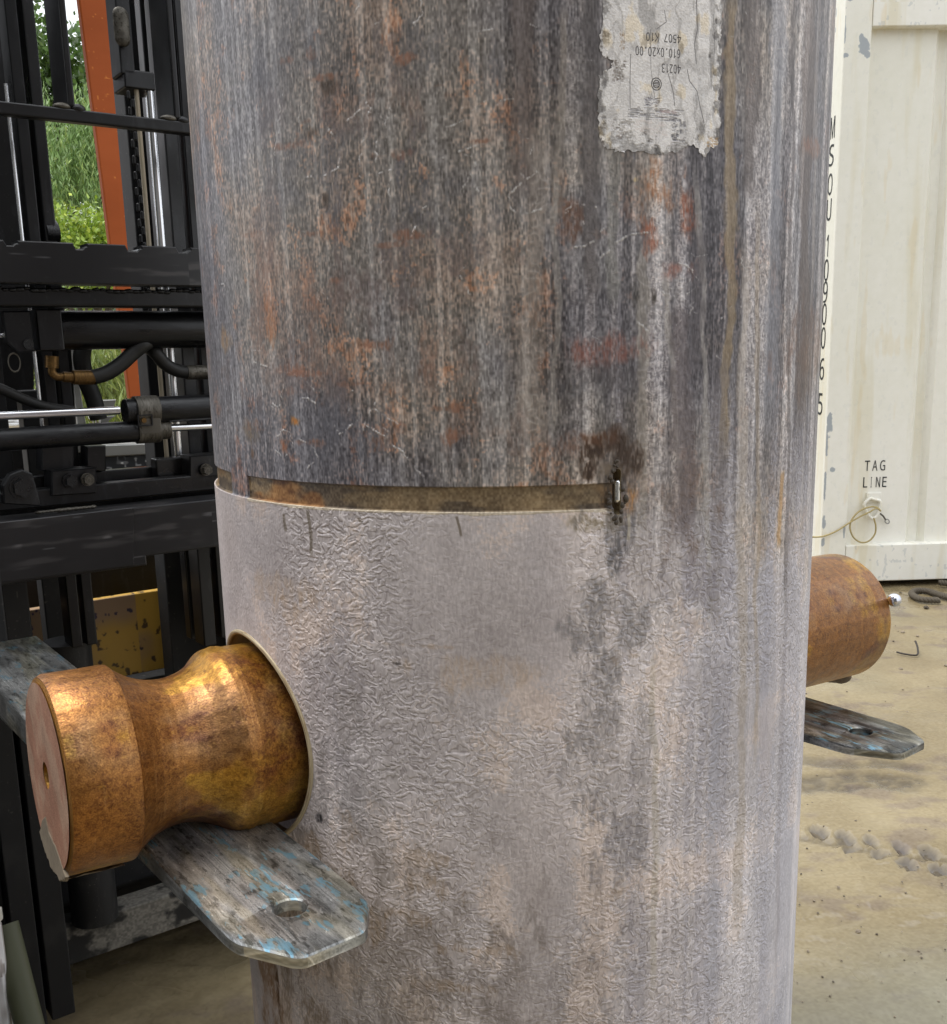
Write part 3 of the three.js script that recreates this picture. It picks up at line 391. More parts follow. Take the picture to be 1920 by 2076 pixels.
// ------------------------------------------------------------------ the rusty cross bar through the pipe
{
  const bar = new THREE.Group(); bar.position.copy(BC); bar.quaternion.setFromUnitVectors(V(0, 1, 0), BU);
  const r = 0.0858, pr = [];
  const L0 = -0.49, L1 = 0.558;
  pr.push([0.011, L0 + 0.03], [0.011, L0 + 0.0008], [0.012, L0], [r - 0.006, L0 + 0.0006], [r - 0.0022, L0 + 0.0022], [r, L0 + 0.006]);
  pr.push([r, -0.452], [r + 0.0004, -0.436]);
  for (let i = 0; i <= 40; i++) { const f = i / 40, s = -0.433 + f * 0.092, q = 1 - (2 * f - 1) ** 2; pr.push([r - 0.0205 * Math.pow(q, 0.92) * (f < 0.5 ? 1 : ss(1.04, 0.82, f)), s]); }
  pr.push([r + 0.0004, -0.338], [r + 0.0016, -0.3345], [r + 0.0012, -0.33], [r, -0.327], [r, L1 - 0.008], [r - 0.003, L1 - 0.0025], [r - 0.009, L1], [0.0001, L1]);
  const g = new THREE.LatheGeometry(pr.map(([a, b]) => new THREE.Vector2(a, b)), 128);
  { const p = g.attributes.position, u = g.attributes.uv; for (let i = 0; i < p.count; i++) { const x = p.getX(i), y = p.getY(i), z = p.getZ(i), q = Math.hypot(x, z), a = Math.atan2(z, x), n = (fbm(a * 4 + 20, y * 30, 3) - 0.5) * 0.0004; if (q > 0.02) { p.setX(i, x * (1 + n / q)); p.setZ(i, z * (1 + n / q)); } if (Math.abs(y - L0) < 0.0007 && q < r - 0.004) u.setXY(i, x + 0.13, z + 0.7); else u.setXY(i, u.getX(i) * 0.54, y); } }
  const gg = toCreasedNormals(g, 0.6);
  const N = 1024;
  const hf = (u, v) => fbm(u * 60, v * 60, 3);
  const c = tex(N, N, (u, v, o) => { // uv repeat once per 0.54 m
    const big = fbm(u * 3 + 3, v * 3, 4), mid = fbm(u * 14, v * 14, 4), f = vn(u * 330, v * 330), f2 = vn(u * 150 + 7, v * 150), gold = ss(0.42, 0.62, big + (mid - 0.5) * 0.6), red = ss(0.52, 0.66, fbm(u * 5 + 40, v * 4 + 9, 4) + (f2 - 0.5) * 0.12), dk = ss(0.55, 0.72, f2 * 0.6 + mid * 0.4), scr = ss(0.8, 0.95, vn(u * 6, v * 170)), ash = ss(0.5, 0.68, fbm(u * 4 + 70, v * 5 + 31, 4));
    const q2 = (fbm(u * 60 + 9, v * 60, 3) - 0.5) * 50, df = ss(0.5, 0.68, fbm(u * 6 + 5, v * 5 + 50, 5)); o[0] = 144 + gold * 26 - dk * 20 - df * 30 + (f - 0.5) * 44 + q2 + scr * 10 + ash * 4; o[1] = 95 + gold * 28 - dk * 18 - df * 30 + (f - 0.5) * 38 + q2 * 0.8 + scr * 12 + ash * 12; o[2] = 42 + gold * 0 - dk * 10 - df * 16 + (f - 0.5) * 24 + q2 * 0.5 + scr * 14 + ash * 24;
  }, { wrap: THREE.MirroredRepeatWrapping });
  const hb = tex(N, N, (u, v, o) => { const f = vn(u * 220, v * 220), m = fbm(u * 60, v * 60, 3); o[0] = o[1] = o[2] = 60 + f * 70 + m * 90; }, { srgbMap: false, wrap: THREE.MirroredRepeatWrapping });
  const rr = tex(512, 512, (u, v, o) => { o[0] = o[1] = o[2] = 96 + 80 * fbm(u * 30, v * 30, 4); }, { srgbMap: false, wrap: THREE.MirroredRepeatWrapping });
  for (const t of [c, hb, rr]) t.repeat.set(1 / 0.27, 1 / 0.27);
  const mBar = mat({ map: c, bumpMap: hb, bumpScale: 0.0005, roughnessMap: rr, roughness: 0.8, metalness: 0.68, clearcoat: 0.18, clearcoatRoughness: 0.4 });
  part(bar, 'bar_body', gg, mBar);
  { const fg = new THREE.RingGeometry(0.0118, r - 0.0062, 96, 6); fg.rotateX(Math.PI / 2); { const p = fg.attributes.position; for (let i = 0; i < p.count; i++) p.setY(i, L0 - 0.0005 + (vn(p.getX(i) * 60 + 9, p.getZ(i) * 60 + 9) - 0.5) * 0.0004); fg.computeVertexNormals(); }
    const fc = tex(512, 512, (u, v, o) => { const n = fbm(u * 6 + 2, v * 6, 5), m2 = ss(0.45, 0.65, fbm(u * 4 + 9, v * 7 + 4, 4)), f = vn(u * 190, v * 190); o[0] = 122 + n * 44 + m2 * 12 + (f - 0.5) * 34; o[1] = 84 + n * 40 + m2 * 22 + (f - 0.5) * 30; o[2] = 66 + n * 36 + m2 * 22 + (f - 0.5) * 28; }); part(bar, 'end_face', fg, mat({ map: fc, bumpMap: fc, bumpScale: 0.0005, roughness: 0.75, metalness: 0.1, side: THREE.DoubleSide }), 'dusty pinkish brown cut end with a small hole'); }
  // shiny ball at the far end and dried mud on both ends
  const bg = new THREE.SphereGeometry(0.0092, 32, 24); bg.translate(0, 0, 0);
  const toL = (p) => bar.worldToLocal(p.clone()); bar.updateMatrixWorld();
  const capAt = (px, py, s) => { const n = BU, o = BC.clone().addScaledVector(BU, s), d = dirOf(px, py); const t = o.sub(eye).dot(n) / d.dot(n); return eye.clone().addScaledVector(d, t); };
  const bp = BC.clone().addScaledVector(BU, L1 + 0.006); const side = V(0, 1, 0).cross(BU).normalize();
  const ball = part(bar, 'end_ball', bg, mat({ color: lin(0.6, 0.61, 0.66), metalness: 1, roughness: 0.06 }), 'polished steel ball on the far end');
  { const d = dirOf(1813, 1217), o = BC.clone().addScaledVector(BU, L1 + 0.004).sub(eye), t = o.dot(BU) / d.dot(BU); ball.position.copy(toL(eye.clone().addScaledVector(d, t))); }
  const mMud = (() => { const c = tex(256, 256, (u, v, o) => { const n = fbm(u * 9, v * 9, 5), f = vn(u * 100, v * 100); o[0] = 92 + n * 30 + f * 14; o[1] = 82 + n * 28 + f * 14; o[2] = 68 + n * 26 + f * 12; }); return mat({ map: c, bumpMap: c, bumpScale: 0.001, roughness: 0.95 }); })();
  const down = V(0, -1, 0).applyQuaternion(bar.quaternion.clone().invert()); const dl = V(down.x, 0, down.z).normalize(), sl = V(dl.z, 0, -dl.x);
  { // crust on the near cap: a lens of mud covering its lowest part
    const pts = []; for (let i = 0; i <= 28; i++) { const a = -0.62 + i / 28 * 1.24; const q = r - 0.001 + R(0, 0.004); pts.push([Math.sin(a) * q, Math.cos(a) * q]); }
    const last = pts[pts.length - 1], first = pts[0]; for (let i = 1; i < 12; i++) { const f = i / 12; pts.push([last[0] + (first[0] - last[0]) * f, last[1] + (first[1] - last[1]) * f - 0.022 * Math.sin(f * Math.PI) * (f < 0.4 ? 1.4 : 0.7) + R(-0.002, 0.002)]); }
    const e = new THREE.ExtrudeGeometry(new THREE.Shape(pts.map(([a, b]) => new THREE.Vector2(a, b))), { depth: 0.001, bevelEnabled: true, bevelSize: 0.001, bevelThickness: 0.0012, bevelSegments: 2 });
    const m4 = new THREE.Matrix4().makeBasis(sl, dl, V(0, -1, 0)); e.applyMatrix4(m4); e.translate(0, L0 + 0.001, 0); part(bar, 'mud_crust', boxUV(e, 4), mMud, 'pale dried mud caked on the lower edge');
    const strip = []; for (let i = 0; i <= 40; i++) strip.push(0); const s1 = new THREE.CylinderGeometry(r + 0.0026, r + 0.0026, 0.05, 40, 6, true, 0, 0.75); { const p = s1.attributes.position; for (let i = 0; i < p.count; i++) { const q = 1 + R(-0.0012, 0.0012) / r; p.setX(i, p.getX(i) * q); p.setZ(i, p.getZ(i) * q); } s1.computeVertexNormals(); s1.rotateY(Math.atan2(dl.x, dl.z) - 0.375); s1.translate(0, L0 + 0.026, 0); } part(bar, 'mud_crust', s1, mat({ map: mMud.map, bumpMap: mMud.map, bumpScale: 0.001, roughness: 0.95, side: THREE.DoubleSide }));
    const b2 = new THREE.SphereGeometry(0.03, 24, 16); b2.scale(1, 0.5, 0.5); { const p = b2.attributes.position; for (let i = 0; i < p.count; i++) { const n = 1 + (vn(p.getX(i) * 90 + 9, p.getY(i) * 90 + p.getZ(i) * 70) - 0.5) * 0.3; p.setXYZ(i, p.getX(i) * n, p.getY(i) * n, p.getZ(i) * n); } b2.computeVertexNormals(); }
    b2.applyMatrix4(new THREE.Matrix4().makeBasis(sl, V(0, 1, 0), dl)); b2.translate(dl.x * (r - 0.004), L1 - 0.012, dl.z * (r - 0.004)); part(bar, 'mud_crust', b2, mMud);
  }
  top(bar, 'cross_bar', 'thick rusty orange brown steel bar passing through the pipe', 'bar');
}

// ------------------------------------------------------------------ forklift
const FA = THREE.MathUtils.degToRad(36);
const lift = new THREE.Group(); lift.position.set(PC.x, 0, PC.z); lift.rotation.y = FA;
lift.updateMatrixWorld();
const inv = lift.matrixWorld.clone().invert();
const eyeL = eye.clone().applyMatrix4(inv);
const loc = (px, py, z) => { const d = dirOf(px, py).transformDirection(inv); return eyeL.clone().addScaledVector(d, (z - eyeL.z) / d.z); };   // pixel -> point of the truck's plane at z
const plate = (poly, z, th, bev = 0.002) => { const p = poly.map(([a, b]) => loc(a, b, z)); const g = new THREE.ExtrudeGeometry(new THREE.Shape(p.map((q) => new THREE.Vector2(q.x, q.y))), { depth: th - 2 * bev, bevelEnabled: bev > 0, bevelSize: bev, bevelOffset: -bev, bevelThickness: bev, bevelSegments: 1 }); g.translate(0, 0, z - th + bev); return boxUV(g); };
const xAt = (px, py, z) => loc(px, py, z).x, yAt = (px, py, z) => loc(px, py, z).y;
{
  const P = (n, g, m = mBlack, parent = lift, l) => part(parent, n, g, m, l);
  // --- forks
  const forkTex = (left) => tex(512, 2048, (u, v, o) => { // u across, v along from the tip
    const n = fbm(u * 5, v * 16, 4), st = vn(u * 120, v * 7 + 2 * vn(u * 9, v * 9)), st2 = vn(u * 60 + 8, v * 14), f = vn(u * 210, v * 700), zone = left ? ss(0.2, 0.05, Math.abs(v - 0.16)) * 0.06 : 0.02, bl = ss(0.66, 0.7, fbm(u * 12 + (left ? 3 : 11), v * 40, 5) + zone) * ss(0.3, 0.6, vn(u * 70, v * 120)), dk = ss(left ? 0.5 : 0.4, left ? 0.68 : 0.6, fbm(u * 9 + 9, v * 30 + 3, 5) + (st - 0.5) * 0.3 + (f - 0.5) * 0.2), ye = ss(0.5, 0.7, fbm(u * 6 + 30, v * 12, 3)), sc = ss(0.9, 0.97, vn(u * 26 + v * 60, v * 240 - u * 40));
    const spk = ss(0.62, 0.72, fbm(u * 30 + 6, v * 110, 4)) * 42; const b = (left ? 172 : 146) - spk + (n - 0.5) * 50 + (st - 0.5) * 56 + (st2 - 0.5) * 30 + (f - 0.5) * 44 - dk * (left ? 52 : 70) + sc * 40; o[0] = b + ye * 5; o[1] = b + 1 + ye * 1; o[2] = b - ye * 10; const q = bl * (0.35 + 0.5 * vn(u * 60, v * 110)); o[0] += (124 - o[0]) * q; o[1] += (178 - o[1]) * q; o[2] += (204 - o[2]) * q;
  }, { wrap: THREE.MirroredRepeatWrapping });
  const fork = (x0, x1, yTop, tip, left) => {
    const w = x1 - x0, xc = (x0 + x1) / 2, Lb = tip + 0.80, grp = new THREE.Group(); grp.name = 'fork'; lift.add(grp);
    const s = new THREE.Shape(); const h = w / 2, c = 0.066;
    s.moveTo(-h, -Lb); s.lineTo(h, -Lb); s.lineTo(h, -c); s.quadraticCurveTo(h, -c * 0.62, h * 0.86, -c * 0.42); s.lineTo(h * 0.66, -0.012); s.quadraticCurveTo(h * 0.58, -0.002, h * 0.44, 0); s.lineTo(-h * 0.36, 0.002); s.quadraticCurveTo(-h * 0.46, 0.001, -h * 0.54, -0.005); s.lineTo(-h * 0.9, -c * 0.6); s.quadraticCurveTo(-h, -c * 0.7, -h, -c * 1.1); s.lineTo(-h, -Lb);
    const hole = new THREE.Path(); hole.absarc(0, -0.066, 0.0125, 0, Math.PI * 2, true); s.holes.push(hole);
    let g = new THREE.ExtrudeGeometry(s, { depth: 0.045, bevelEnabled: true, bevelSize: 0.0035, bevelOffset: -0.0035, bevelThickness: 0.0035, bevelSegments: 3, curveSegments: 24, steps: 1 });
    g.rotateX(Math.PI / 2); // shape y -> z, depth -> -y
    g.translate(0, -0.003, 0);
    const p = g.attributes.position; for (let i = 0; i < p.count; i++) { const z = p.getZ(i), y = p.getY(i), k = 0.07 + 0.93 * ss(0, 1, Math.min(1, -z / 0.95)); if (y < -0.006) p.setY(i, -0.006 + (y + 0.006) * k); }
    g = toCreasedNormals(g, 0.5); const q = g.attributes.position, uv = g.attributes.uv; const qn = g.attributes.normal; for (let i = 0; i < q.count; i++) { if (Math.abs(qn.getY(i)) > 0.35) uv.setXY(i, (q.getX(i) + h) / w, -q.getZ(i) / 1.05); else uv.setXY(i, 0.3 - q.getY(i) * 4, 0.6 + (q.getX(i) * 1.2 - q.getZ(i)) / 1.05); }
    g.translate(xc, yTop, tip);
    const t = forkTex(left), m = mat({ map: t, bumpMap: t, bumpScale: 0.0004, roughness: 0.3, metalness: 0.8 });
    part(grp, 'blade', g, m);
    part(grp, 'shank', box(left ? 0.07 : w, 0.62, 0.045, left ? x0 + 0.035 : xc, yTop + 0.27, -0.80 - 0.0225, 0.004), mBlackDirty);
    return grp;
  };
  fork(-0.425, -0.314, EYE - 0.4155, 0.25, true).userData.label = 'worn fork with traces of blue paint, under the bar';
  fork(0.318, 0.43, EYE - 0.452, 0.252, false).userData.label = 'dark worn fork with pointed tip on the far side of the pipe';
  // --- load backrest
  const br = new THREE.Group(); br.name = 'load_backrest'; lift.add(br);
  const yb = yAt(190, 238, -0.84);
  P('rail', box(1.15, 0.0185, 0.02, -0.05, yb, -0.85), mBlack, br);
  P('rail', box(1.15, 0.03, 0.02, -0.05, yb + 0.62, -0.85), mBlack, br);
  for (const px of [147, 360]) { const x = xAt(px, 225, -0.84); for (const dx of [0]) { P('upright', box(0.0105, 0.64, 0.078, x + dx, yb + 0.012 + 0.32, -0.879), mBlack, br); const s = new THREE.SphereGeometry(0.012, 12, 8); s.scale(1.2, 0.5, 1); s.translate(x - 0.012, yb + 0.012, -0.85); P('weld_bead', s, mOldSteel, br); const s2 = new THREE.SphereGeometry(0.01, 12, 8); s2.scale(1.2, 0.7, 0.8); s2.translate(x + 0.01, yb + 0.011, -0.846); P('weld_bead', s2, mBlack, br); } }
  for (const x of [-0.43, 0.22, 0.44]) P('upright', box(0.0105, 0.64, 0.078, x, yb + 0.332, -0.879), mBlack, br);
  for (const x of [-0.6, 0.5]) P('upright', box(0.03, 1.2, 0.03, x, yb + 0.05, -0.865), mBlack, br);
  // --- upper carriage bar with notches
  { const z = -0.86, yt = yAt(200, 494, z), yl = yAt(200, 577, z), pts = [[-0.58, yl], [-0.58, yt]]; const nt = [[-0.52, 0.02], [-0.45, 0.02]];
    for (const [a, b, d] of [[8, 36, 9], [148, 176, 11], [254, 286, 11], [357, 386, 10]]) { const xa = xAt(a, 494, z), xb = xAt(b, 494, z), dd = d / 2100 * 1.75; pts.push([xa, yt], [xa + 0.004, yt - dd], [xb - 0.007, yt - dd], [xb - 0.004, yt - dd * 0.6], [xb, yt - dd * 0.5], [xb, yt]); }
    for (let x = 0.1; x < 0.45; x += 0.09) pts.push([x, yt], [x + 0.002, yt - 0.009], [x + 0.02, yt - 0.009], [x + 0.022, yt]);
    pts.push([0.5, yt], [0.5, yl]);
    const g = new THREE.ExtrudeGeometry(new THREE.Shape(pts.map(([a, b]) => new THREE.Vector2(a, b))), { depth: 0.036, bevelEnabled: true, bevelSize: 0.002, bevelOffset: -0.002, bevelThickness: 0.002, bevelSegments: 1 }); g.translate(0, 0, z - 0.038); P('carriage_bar', boxUV(g), mBlackWorn);
    const ya = yAt(200, 586, -0.875), yc = yAt(200, 622, -0.875); P('carriage_bar', box(1.04, ya - yc, 0.05, -0.04, (ya + yc) / 2, -0.9, 0.004), mBlack);
    const wd = []; for (let i = 0; i < 46; i++) { const s = new THREE.SphereGeometry(R(0.004, 0.007), 6, 5); s.scale(1.4, 0.6, 0.8); s.translate(-0.36 + i * 0.0105, ya - 0.002 + R(-0.002, 0.002), -0.876); wd.push(s); } P('weld_bead', merge(wd));
  }
  // --- side shift cylinder
  { const c = loc(240, 669, -0.93), r = 0.0315, x0 = xAt(128, 669, -0.9); P('shift_cylinder', rodG(V(x0, c.y, -0.93), V(0.42, c.y, -0.93), r, r, 40)); const xa = xAt(76, 669, -0.9); P('cylinder_head', box(x0 - xa, r * 2.05, r * 2.05, (x0 + xa) / 2, c.y, -0.93, 0.003));
    P('bracket', plate([[5, 631], [62, 630], [71, 712], [39, 715], [13, 694]], -0.895, 0.02)); const q = loc(57, 698, -0.895); const pg = new THREE.CylinderGeometry(0.008, 0.008, 0.006, 24); pg.rotateX(Math.PI / 2); pg.translate(q.x, q.y, -0.894); P('pivot_pin', pg);
    const a = loc(-40, 681, -0.92), b = loc(8, 681, -0.92); P('piston_rod', rodG(a, b, 0.0035), mChrome);
    const ring = new THREE.TorusGeometry(0.011, 0.0012, 6, 24); const rp = loc(29, 735, -0.9); ring.scale(0.8, 1.3, 1); ring.translate(rp.x, rp.y, -0.9); P('wire_ring', ring, mOldSteel);
  }
  // --- hoses
  const hose = (pts, z, r, n = 60) => tubeG(pts.map(([a, b, dz = 0]) => loc(a, b, z + dz)), r, n, 14);
  P('hydraulic_hose', hose([[188, 765], [215, 757], [245, 738], [270, 715], [295, 696], [320, 690, -0.05]], -0.92, 0.0125), mRubber);
  P('hose_fitting', merge([rodG(loc(148, 765, -0.92), loc(190, 765, -0.92), 0.0118), rodG(loc(128, 764, -0.92), loc(150, 765, -0.92), 0.0085), tubeG([loc(106, 742, -0.92), loc(106, 755, -0.92), loc(114, 763, -0.92), loc(130, 764, -0.92)], 0.0065, 20, 12)]), mBrass);
  P('hose_fitting', merge([rodG(loc(105, 722, -0.92), loc(105, 746, -0.92), 0.011, 0.011, 6)]), mBrass);
  P('hydraulic_hose', hose([[292, 700, -0.05], [315, 715], [335, 738], [362, 752], [395, 755]], -0.93, 0.0115), mRubber);
  P('hose_fitting', rodG(loc(378, 755, -0.93), loc(450, 754, -0.93), 0.0125), mOldSteel);
  P('hydraulic_hose', hose([[-60, 768], [0, 788], [45, 808], [90, 824], [150, 834]], -0.94, 0.0085), mRubber);
  P('hydraulic_hose', hose([[172, 690], [166, 725], [173, 765], [190, 810], [200, 850]], -1.0, 0.0145), mRubber);
  P('hydraulic_hose', hose([[120, 690], [124, 740], [128, 800], [132, 860]], -1.02, 0.018), mRubber);
  // --- positioner cylinders
  { const zA = -0.885; P('piston_rod', rodG(loc(-60, 846, zA), loc(242, 832, zA), 0.0068, 0.0068, 24), mChrome);
    const b0 = loc(318, 831, zA), b1 = loc(470, 824, zA); b1.x = 0.4; b1.y = b0.y; P('positioner_cylinder', rodG(b0, b1, 0.0222, 0.0222, 32));
    const c0 = loc(-60, 888, zA), c1 = loc(282, 874, zA); c0.y = c1.y; P('positioner_cylinder', rodG(c0, c1, 0.0178, 0.0178, 32));
    P('piston_rod', rodG(loc(336, 868, zA), loc(460, 862, zA), 0.0062, 0.0062, 24), mChrome);
    const k0 = loc(272, 831, zA), k1 = loc(318, 831, zA); P('clamp_collar', rodG(V(k0.x, b0.y, zA), V(k1.x, b0.y, zA), 0.0245, 0.0245, 32), mOldSteel);
    P('clamp_collar', rodG(V(k0.x, c1.y, zA), V(k1.x, c1.y, zA), 0.021, 0.021, 32), mOldSteel);
    const cb = box(k1.x - k0.x - 0.002, b0.y - c1.y + 0.012, 0.03, (k0.x + k1.x) / 2, (b0.y + c1.y) / 2, zA + 0.006); P('clamp_block', cb, mOldSteel);
    const wq = loc(294, 852, zA + 0.022), wf = new THREE.Shape(); wf.moveTo(-0.0125, -0.0095); wf.lineTo(0.0125, -0.0095); wf.lineTo(0.0125, 0.0095); wf.lineTo(-0.0125, 0.0095); const wh = new THREE.Path(); wh.moveTo(-0.0105, -0.0075); wh.lineTo(-0.0105, 0.0075); wh.lineTo(0.0105, 0.0075); wh.lineTo(0.0105, -0.0075); wf.holes.push(wh); const wg = new THREE.ExtrudeGeometry(wf, { depth: 0.003, bevelEnabled: false }); wg.translate(wq.x, wq.y, zA + 0.0212); P('clamp_window', boxUV(wg));
    const bt = new THREE.CylinderGeometry(0.0045, 0.0045, 0.004, 6); bt.rotateX(Math.PI / 2); bt.translate(wq.x - 0.002, wq.y, zA + 0.0222); P('bolt', bt, mBrass);
    P('cylinder_gland', rodG(V(k0.x - 0.016, b0.y, zA), V(k0.x + 0.001, b0.y, zA), 0.0205, 0.0205, 24)); P('cylinder_gland', rodG(V(k1.x - 0.001, c1.y, zA), V(k1.x + 0.018, c1.y, zA), 0.0165, 0.0165, 8), mOldSteel);
  }
  // --- lower carriage bar
  { const z = -0.84, yt = yAt(200, 1036, z), yl = yAt(299, 1146, z), xs = xAt(299, 1146, z), y2 = yAt(299, 1128, z);
    const g = new THREE.ExtrudeGeometry(new THREE.Shape([[-0.58, yl], [-0.58, yt], [0.5, yt], [0.5, y2], [xs, y2], [xs, yl]].map(([a, b]) => new THREE.Vector2(a, b))), { depth: 0.06, bevelEnabled: true, bevelSize: 0.003, bevelOffset: -0.003, bevelThickness: 0.003, bevelSegments: 2 }); g.translate(0, 0, z - 0.063); P('carriage_bar', boxUV(g), mBlackWorn);
    P('wear_plate', plate([[-260, 1088], [272, 1029], [272, 1146], [-260, 1216]], z + 0.006, 0.006, 0.001), mBlackWorn);
    P('carriage_backing', box(1.04, 0.09, 0.02, -0.04, yt + 0.005, -0.99), mBlack); P('carriage_ledge', box(1.04, 0.03, 0.03, -0.04, yt + 0.02, -0.93)); P('carriage_ledge', box(0.5, 0.05, 0.03, 0.2, yt + 0.04, -0.97));
    const wd = []; const q0 = loc(80, 1030, -0.86); for (let i = 0; i < 14; i++) { const s = new THREE.SphereGeometry(R(0.004, 0.006), 6, 5); s.scale(1.3, 0.6, 0.8); s.translate(q0.x + i * 0.0065, yt + 0.004, -0.868); wd.push(s); } P('weld_bead', merge(wd), mOldSteel);
    // lug with hex bolt, round bolts
    const lg = plate([[8, 1022], [6, 985], [20, 962], [45, 952], [66, 960], [80, 1010], [83, 1026]], -0.855, 0.02); P('bolt_lug', lg, mBlack);
    const hex = (px, py, r, zz, m) => { const c = loc(px, py, zz), h = new THREE.CylinderGeometry(r, r, 0.014, 6); h.rotateX(Math.PI / 2); h.translate(c.x, c.y, zz + 0.006); const w = new THREE.CylinderGeometry(r * 1.25, r * 1.25, 0.004, 24); w.rotateX(Math.PI / 2); w.translate(c.x, c.y, zz + 0.001); P('bolt', merge([toCreasedNormals(h, 0.5), w]), m); };
    hex(43, 988, 0.0145, -0.855, mBlack); hex(142, 975, 0.0095, -0.9, mBlack); hex(177, 972, 0.0085, -0.895, mOldSteel); hex(417, 952, 0.0085, -0.91, mOldSteel);
    P('mount_block', plate([[105, 955], [196, 948], [196, 1000], [105, 1006]], -0.905, 0.05)); P('mount_block', plate([[385, 925], [500, 915], [500, 985], [385, 992]], -0.915, 0.05));
    P('mount_block', plate([[85, 905], [150, 902], [150, 950], [85, 955]], -0.94, 0.04)); P('mount_block', plate([[176, 905], [215, 903], [215, 955], [176, 955]], -0.96, 0.04));
  }
  // --- mast: rails, crossmember, lift cylinders, chains
  const mast = new THREE.Group(); mast.name = 'mast'; lift.add(mast);
  const rail = (px0, px1, py, z, d, y0, y1, m = mBlackDirty, n = 'mast_rail') => { const a = xAt(px0, py, z), b = xAt(px1, py, z); P(n, box(b - a, y1 - y0, d, (a + b) / 2, (y0 + y1) / 2, z - d / 2, 0.003), m, mast); };
  const yBot = yAt(130, 2062, -1.0);
  rail(72, 123, 1780, -1.0, 0.14, yBot, 2.6); rail(10, 62, 1780, -1.0, 0.14, yBot - 0.01, 2.6); rail(-80, 2, 1780, -1.03, 0.12, yBot, 2.6);
  rail(8, 34, 0, -1.0, 0.05, 0.75, 2.6, mBlack); rail(43, 68, 0, -1.0, 0.05, 0.75, 2.6, mBlack); rail(34, 44, 0, -1.04, 0.03, 0.75, 2.6, mBlack);
  { const a = loc(105, 430, -1.05), g = new THREE.CylinderGeometry(0.03, 0.03, 0.02, 32); g.scale(1, 1, 2.2); g.rotateZ(Math.PI / 2); g.translate(a.x - 0.014, a.y - 0.04, -1.06); P('chain_roller', g, mBlack, mast); }
  // yellow front plate of the truck seen between the rails
  rail(96, 178, 1290, -1.18, 0.04, 0.12, 1.2, mBlackDirty); rail(-40, 60, 1290, -1.15, 0.05, 0.12, 1.2, mBlackDirty); rail(346, 470, 1290, -1.2, 0.06, 0.12, 2.6, mBlackDirty);
  // right hand group
  rail(312, 341, 0, -1.02, 0.05, 0.7, 2.6, mBlack); rail(352, 420, 0, -1.06, 0.1, 0.7, 2.6, mBlack); rail(283, 316, 0, -1.09, 0.03, 0.7, 2.6, mBlack);
  rail(238, 268, 60, -1.0, 0.05, yAt(255, 150, -1), 2.6, mBlack, 'chain_anchor'); rail(252, 314, 160, -1.0, 0.06, yAt(280, 180, -1), yAt(280, 142, -1), mBlack, 'cylinder_head');
  { const c = loc(249, 52, -0.985), g = new THREE.CapsuleGeometry(0.0135, 0.035, 6, 16); g.scale(1, 1, 0.5); g.translate(c.x, c.y, -0.992); P('anchor_boss', g, mOldSteel, mast); }
  const yr = yAt(300, 185, -1); const rodV = (px, py, r, m) => { const q = loc(px, py, -1.01); P('piston_rod', rodG(V(q.x, 0.9, -1.01), V(q.x, yr + 0.01, -1.01), r, r, 24), m, mast); };
  rodV(282, 250, 0.004, mat({ color: lin(0.42, 0.36, 0.26), roughness: 0.4 })); rodV(308, 250, 0.0075, mChrome);
  { const q = loc(10, 170, -0.985); P('piston_rod', rodG(V(q.x + 0.001, 0.9, -0.985), V(q.x + 0.001, q.y, -0.985), 0.0034, 0.0034, 20), mChrome, mast); }  // thin chrome rod standing in for the highlight on a thicker rod
  { const q = loc(268, 250, -1.0), l = []; for (let i = 0; i < 34; i++) { const s = new THREE.CapsuleGeometry(0.0032, 0.009, 3, 8); s.rotateY(i % 2 ? 0.5 : 0); s.translate(q.x + (i % 2 ? 0.004 : -0.002), yr - 0.01 - i * 0.013, -1.0); l.push(s); } P('lift_chain', merge(l), mBlackDirty, mast); }
  { const q = loc(193, 1830, -1.05), yb2 = yAt(193, 1882, -1.02); P('lift_cylinder', rodG(V(q.x, yb2, -1.06), V(q.x, 0.75, -1.06), 0.043, 0.043, 36), mBlackDirty, mast); }
  { const z = -1.06, y0 = yAt(143, 1958, z), y1 = yAt(242, 1847, z); P('cross_member', box(0.95, y1 - y0, 0.06, 0.14, (y0 + y1) / 2, z - 0.03, 0.004), (() => { const c = tex(512, 256, (u, v, o) => { const n = fbm(u * 12, v * 7, 5), k = ss(0.42, 0.62, n), f = vn(u * 120, v * 70); const d = k * (60 + f * 40); o[0] = 34 + d; o[1] = 33 + d * 0.97; o[2] = 31 + d * 0.9; }); c.repeat.set(2, 4); return mat({ map: c, bumpMap: c, bumpScale: 0.002, roughness: 0.85 }); })(), mast);
    const ya = yAt(280, 1795, z - 0.1); P('cross_member', box(0.9, 0.025, 0.04, 0.14, ya, z - 0.16), mBlackDirty, mast); }
  rail(560, 640, 1290, -1.0, 0.14, yBot, 2.6); // far rails behind the pipe
  P('mast_rail', box(0.07, 2.4, 0.14, 0.52, 1.35, -1.07), mBlackDirty, mast); P('cross_member', box(0.95, 0.12, 0.05, 0.1, 2.5, -1.08), mBlack, mast);
  // --- truck behind the mast
  const yT = yAt(180, 1218, -1.3), yB = yAt(350, 1352, -1.3); P('front_plate', box(0.62, yT - yB, 0.02, 0.0, (yT + yB) / 2, -1.31), mYellow);
  P('chassis', box(1.02, 0.4, 2.2, 0.04, 0.37, -2.27, 0.02), mBlackDirty); P('belly_plate', box(1.5, 0.46, 0.35, 0.06, 0.275, -1.385, 0.01), mBlackDirty); P('front_axle', box(1.3, 0.16, 0.2, 0.04, 0.27, -1.72, 0.02), mBlackDirty); P('chassis', box(1.0, 0.22, 0.1, 0.02, 0.72, -1.5, 0.01), mBlack);
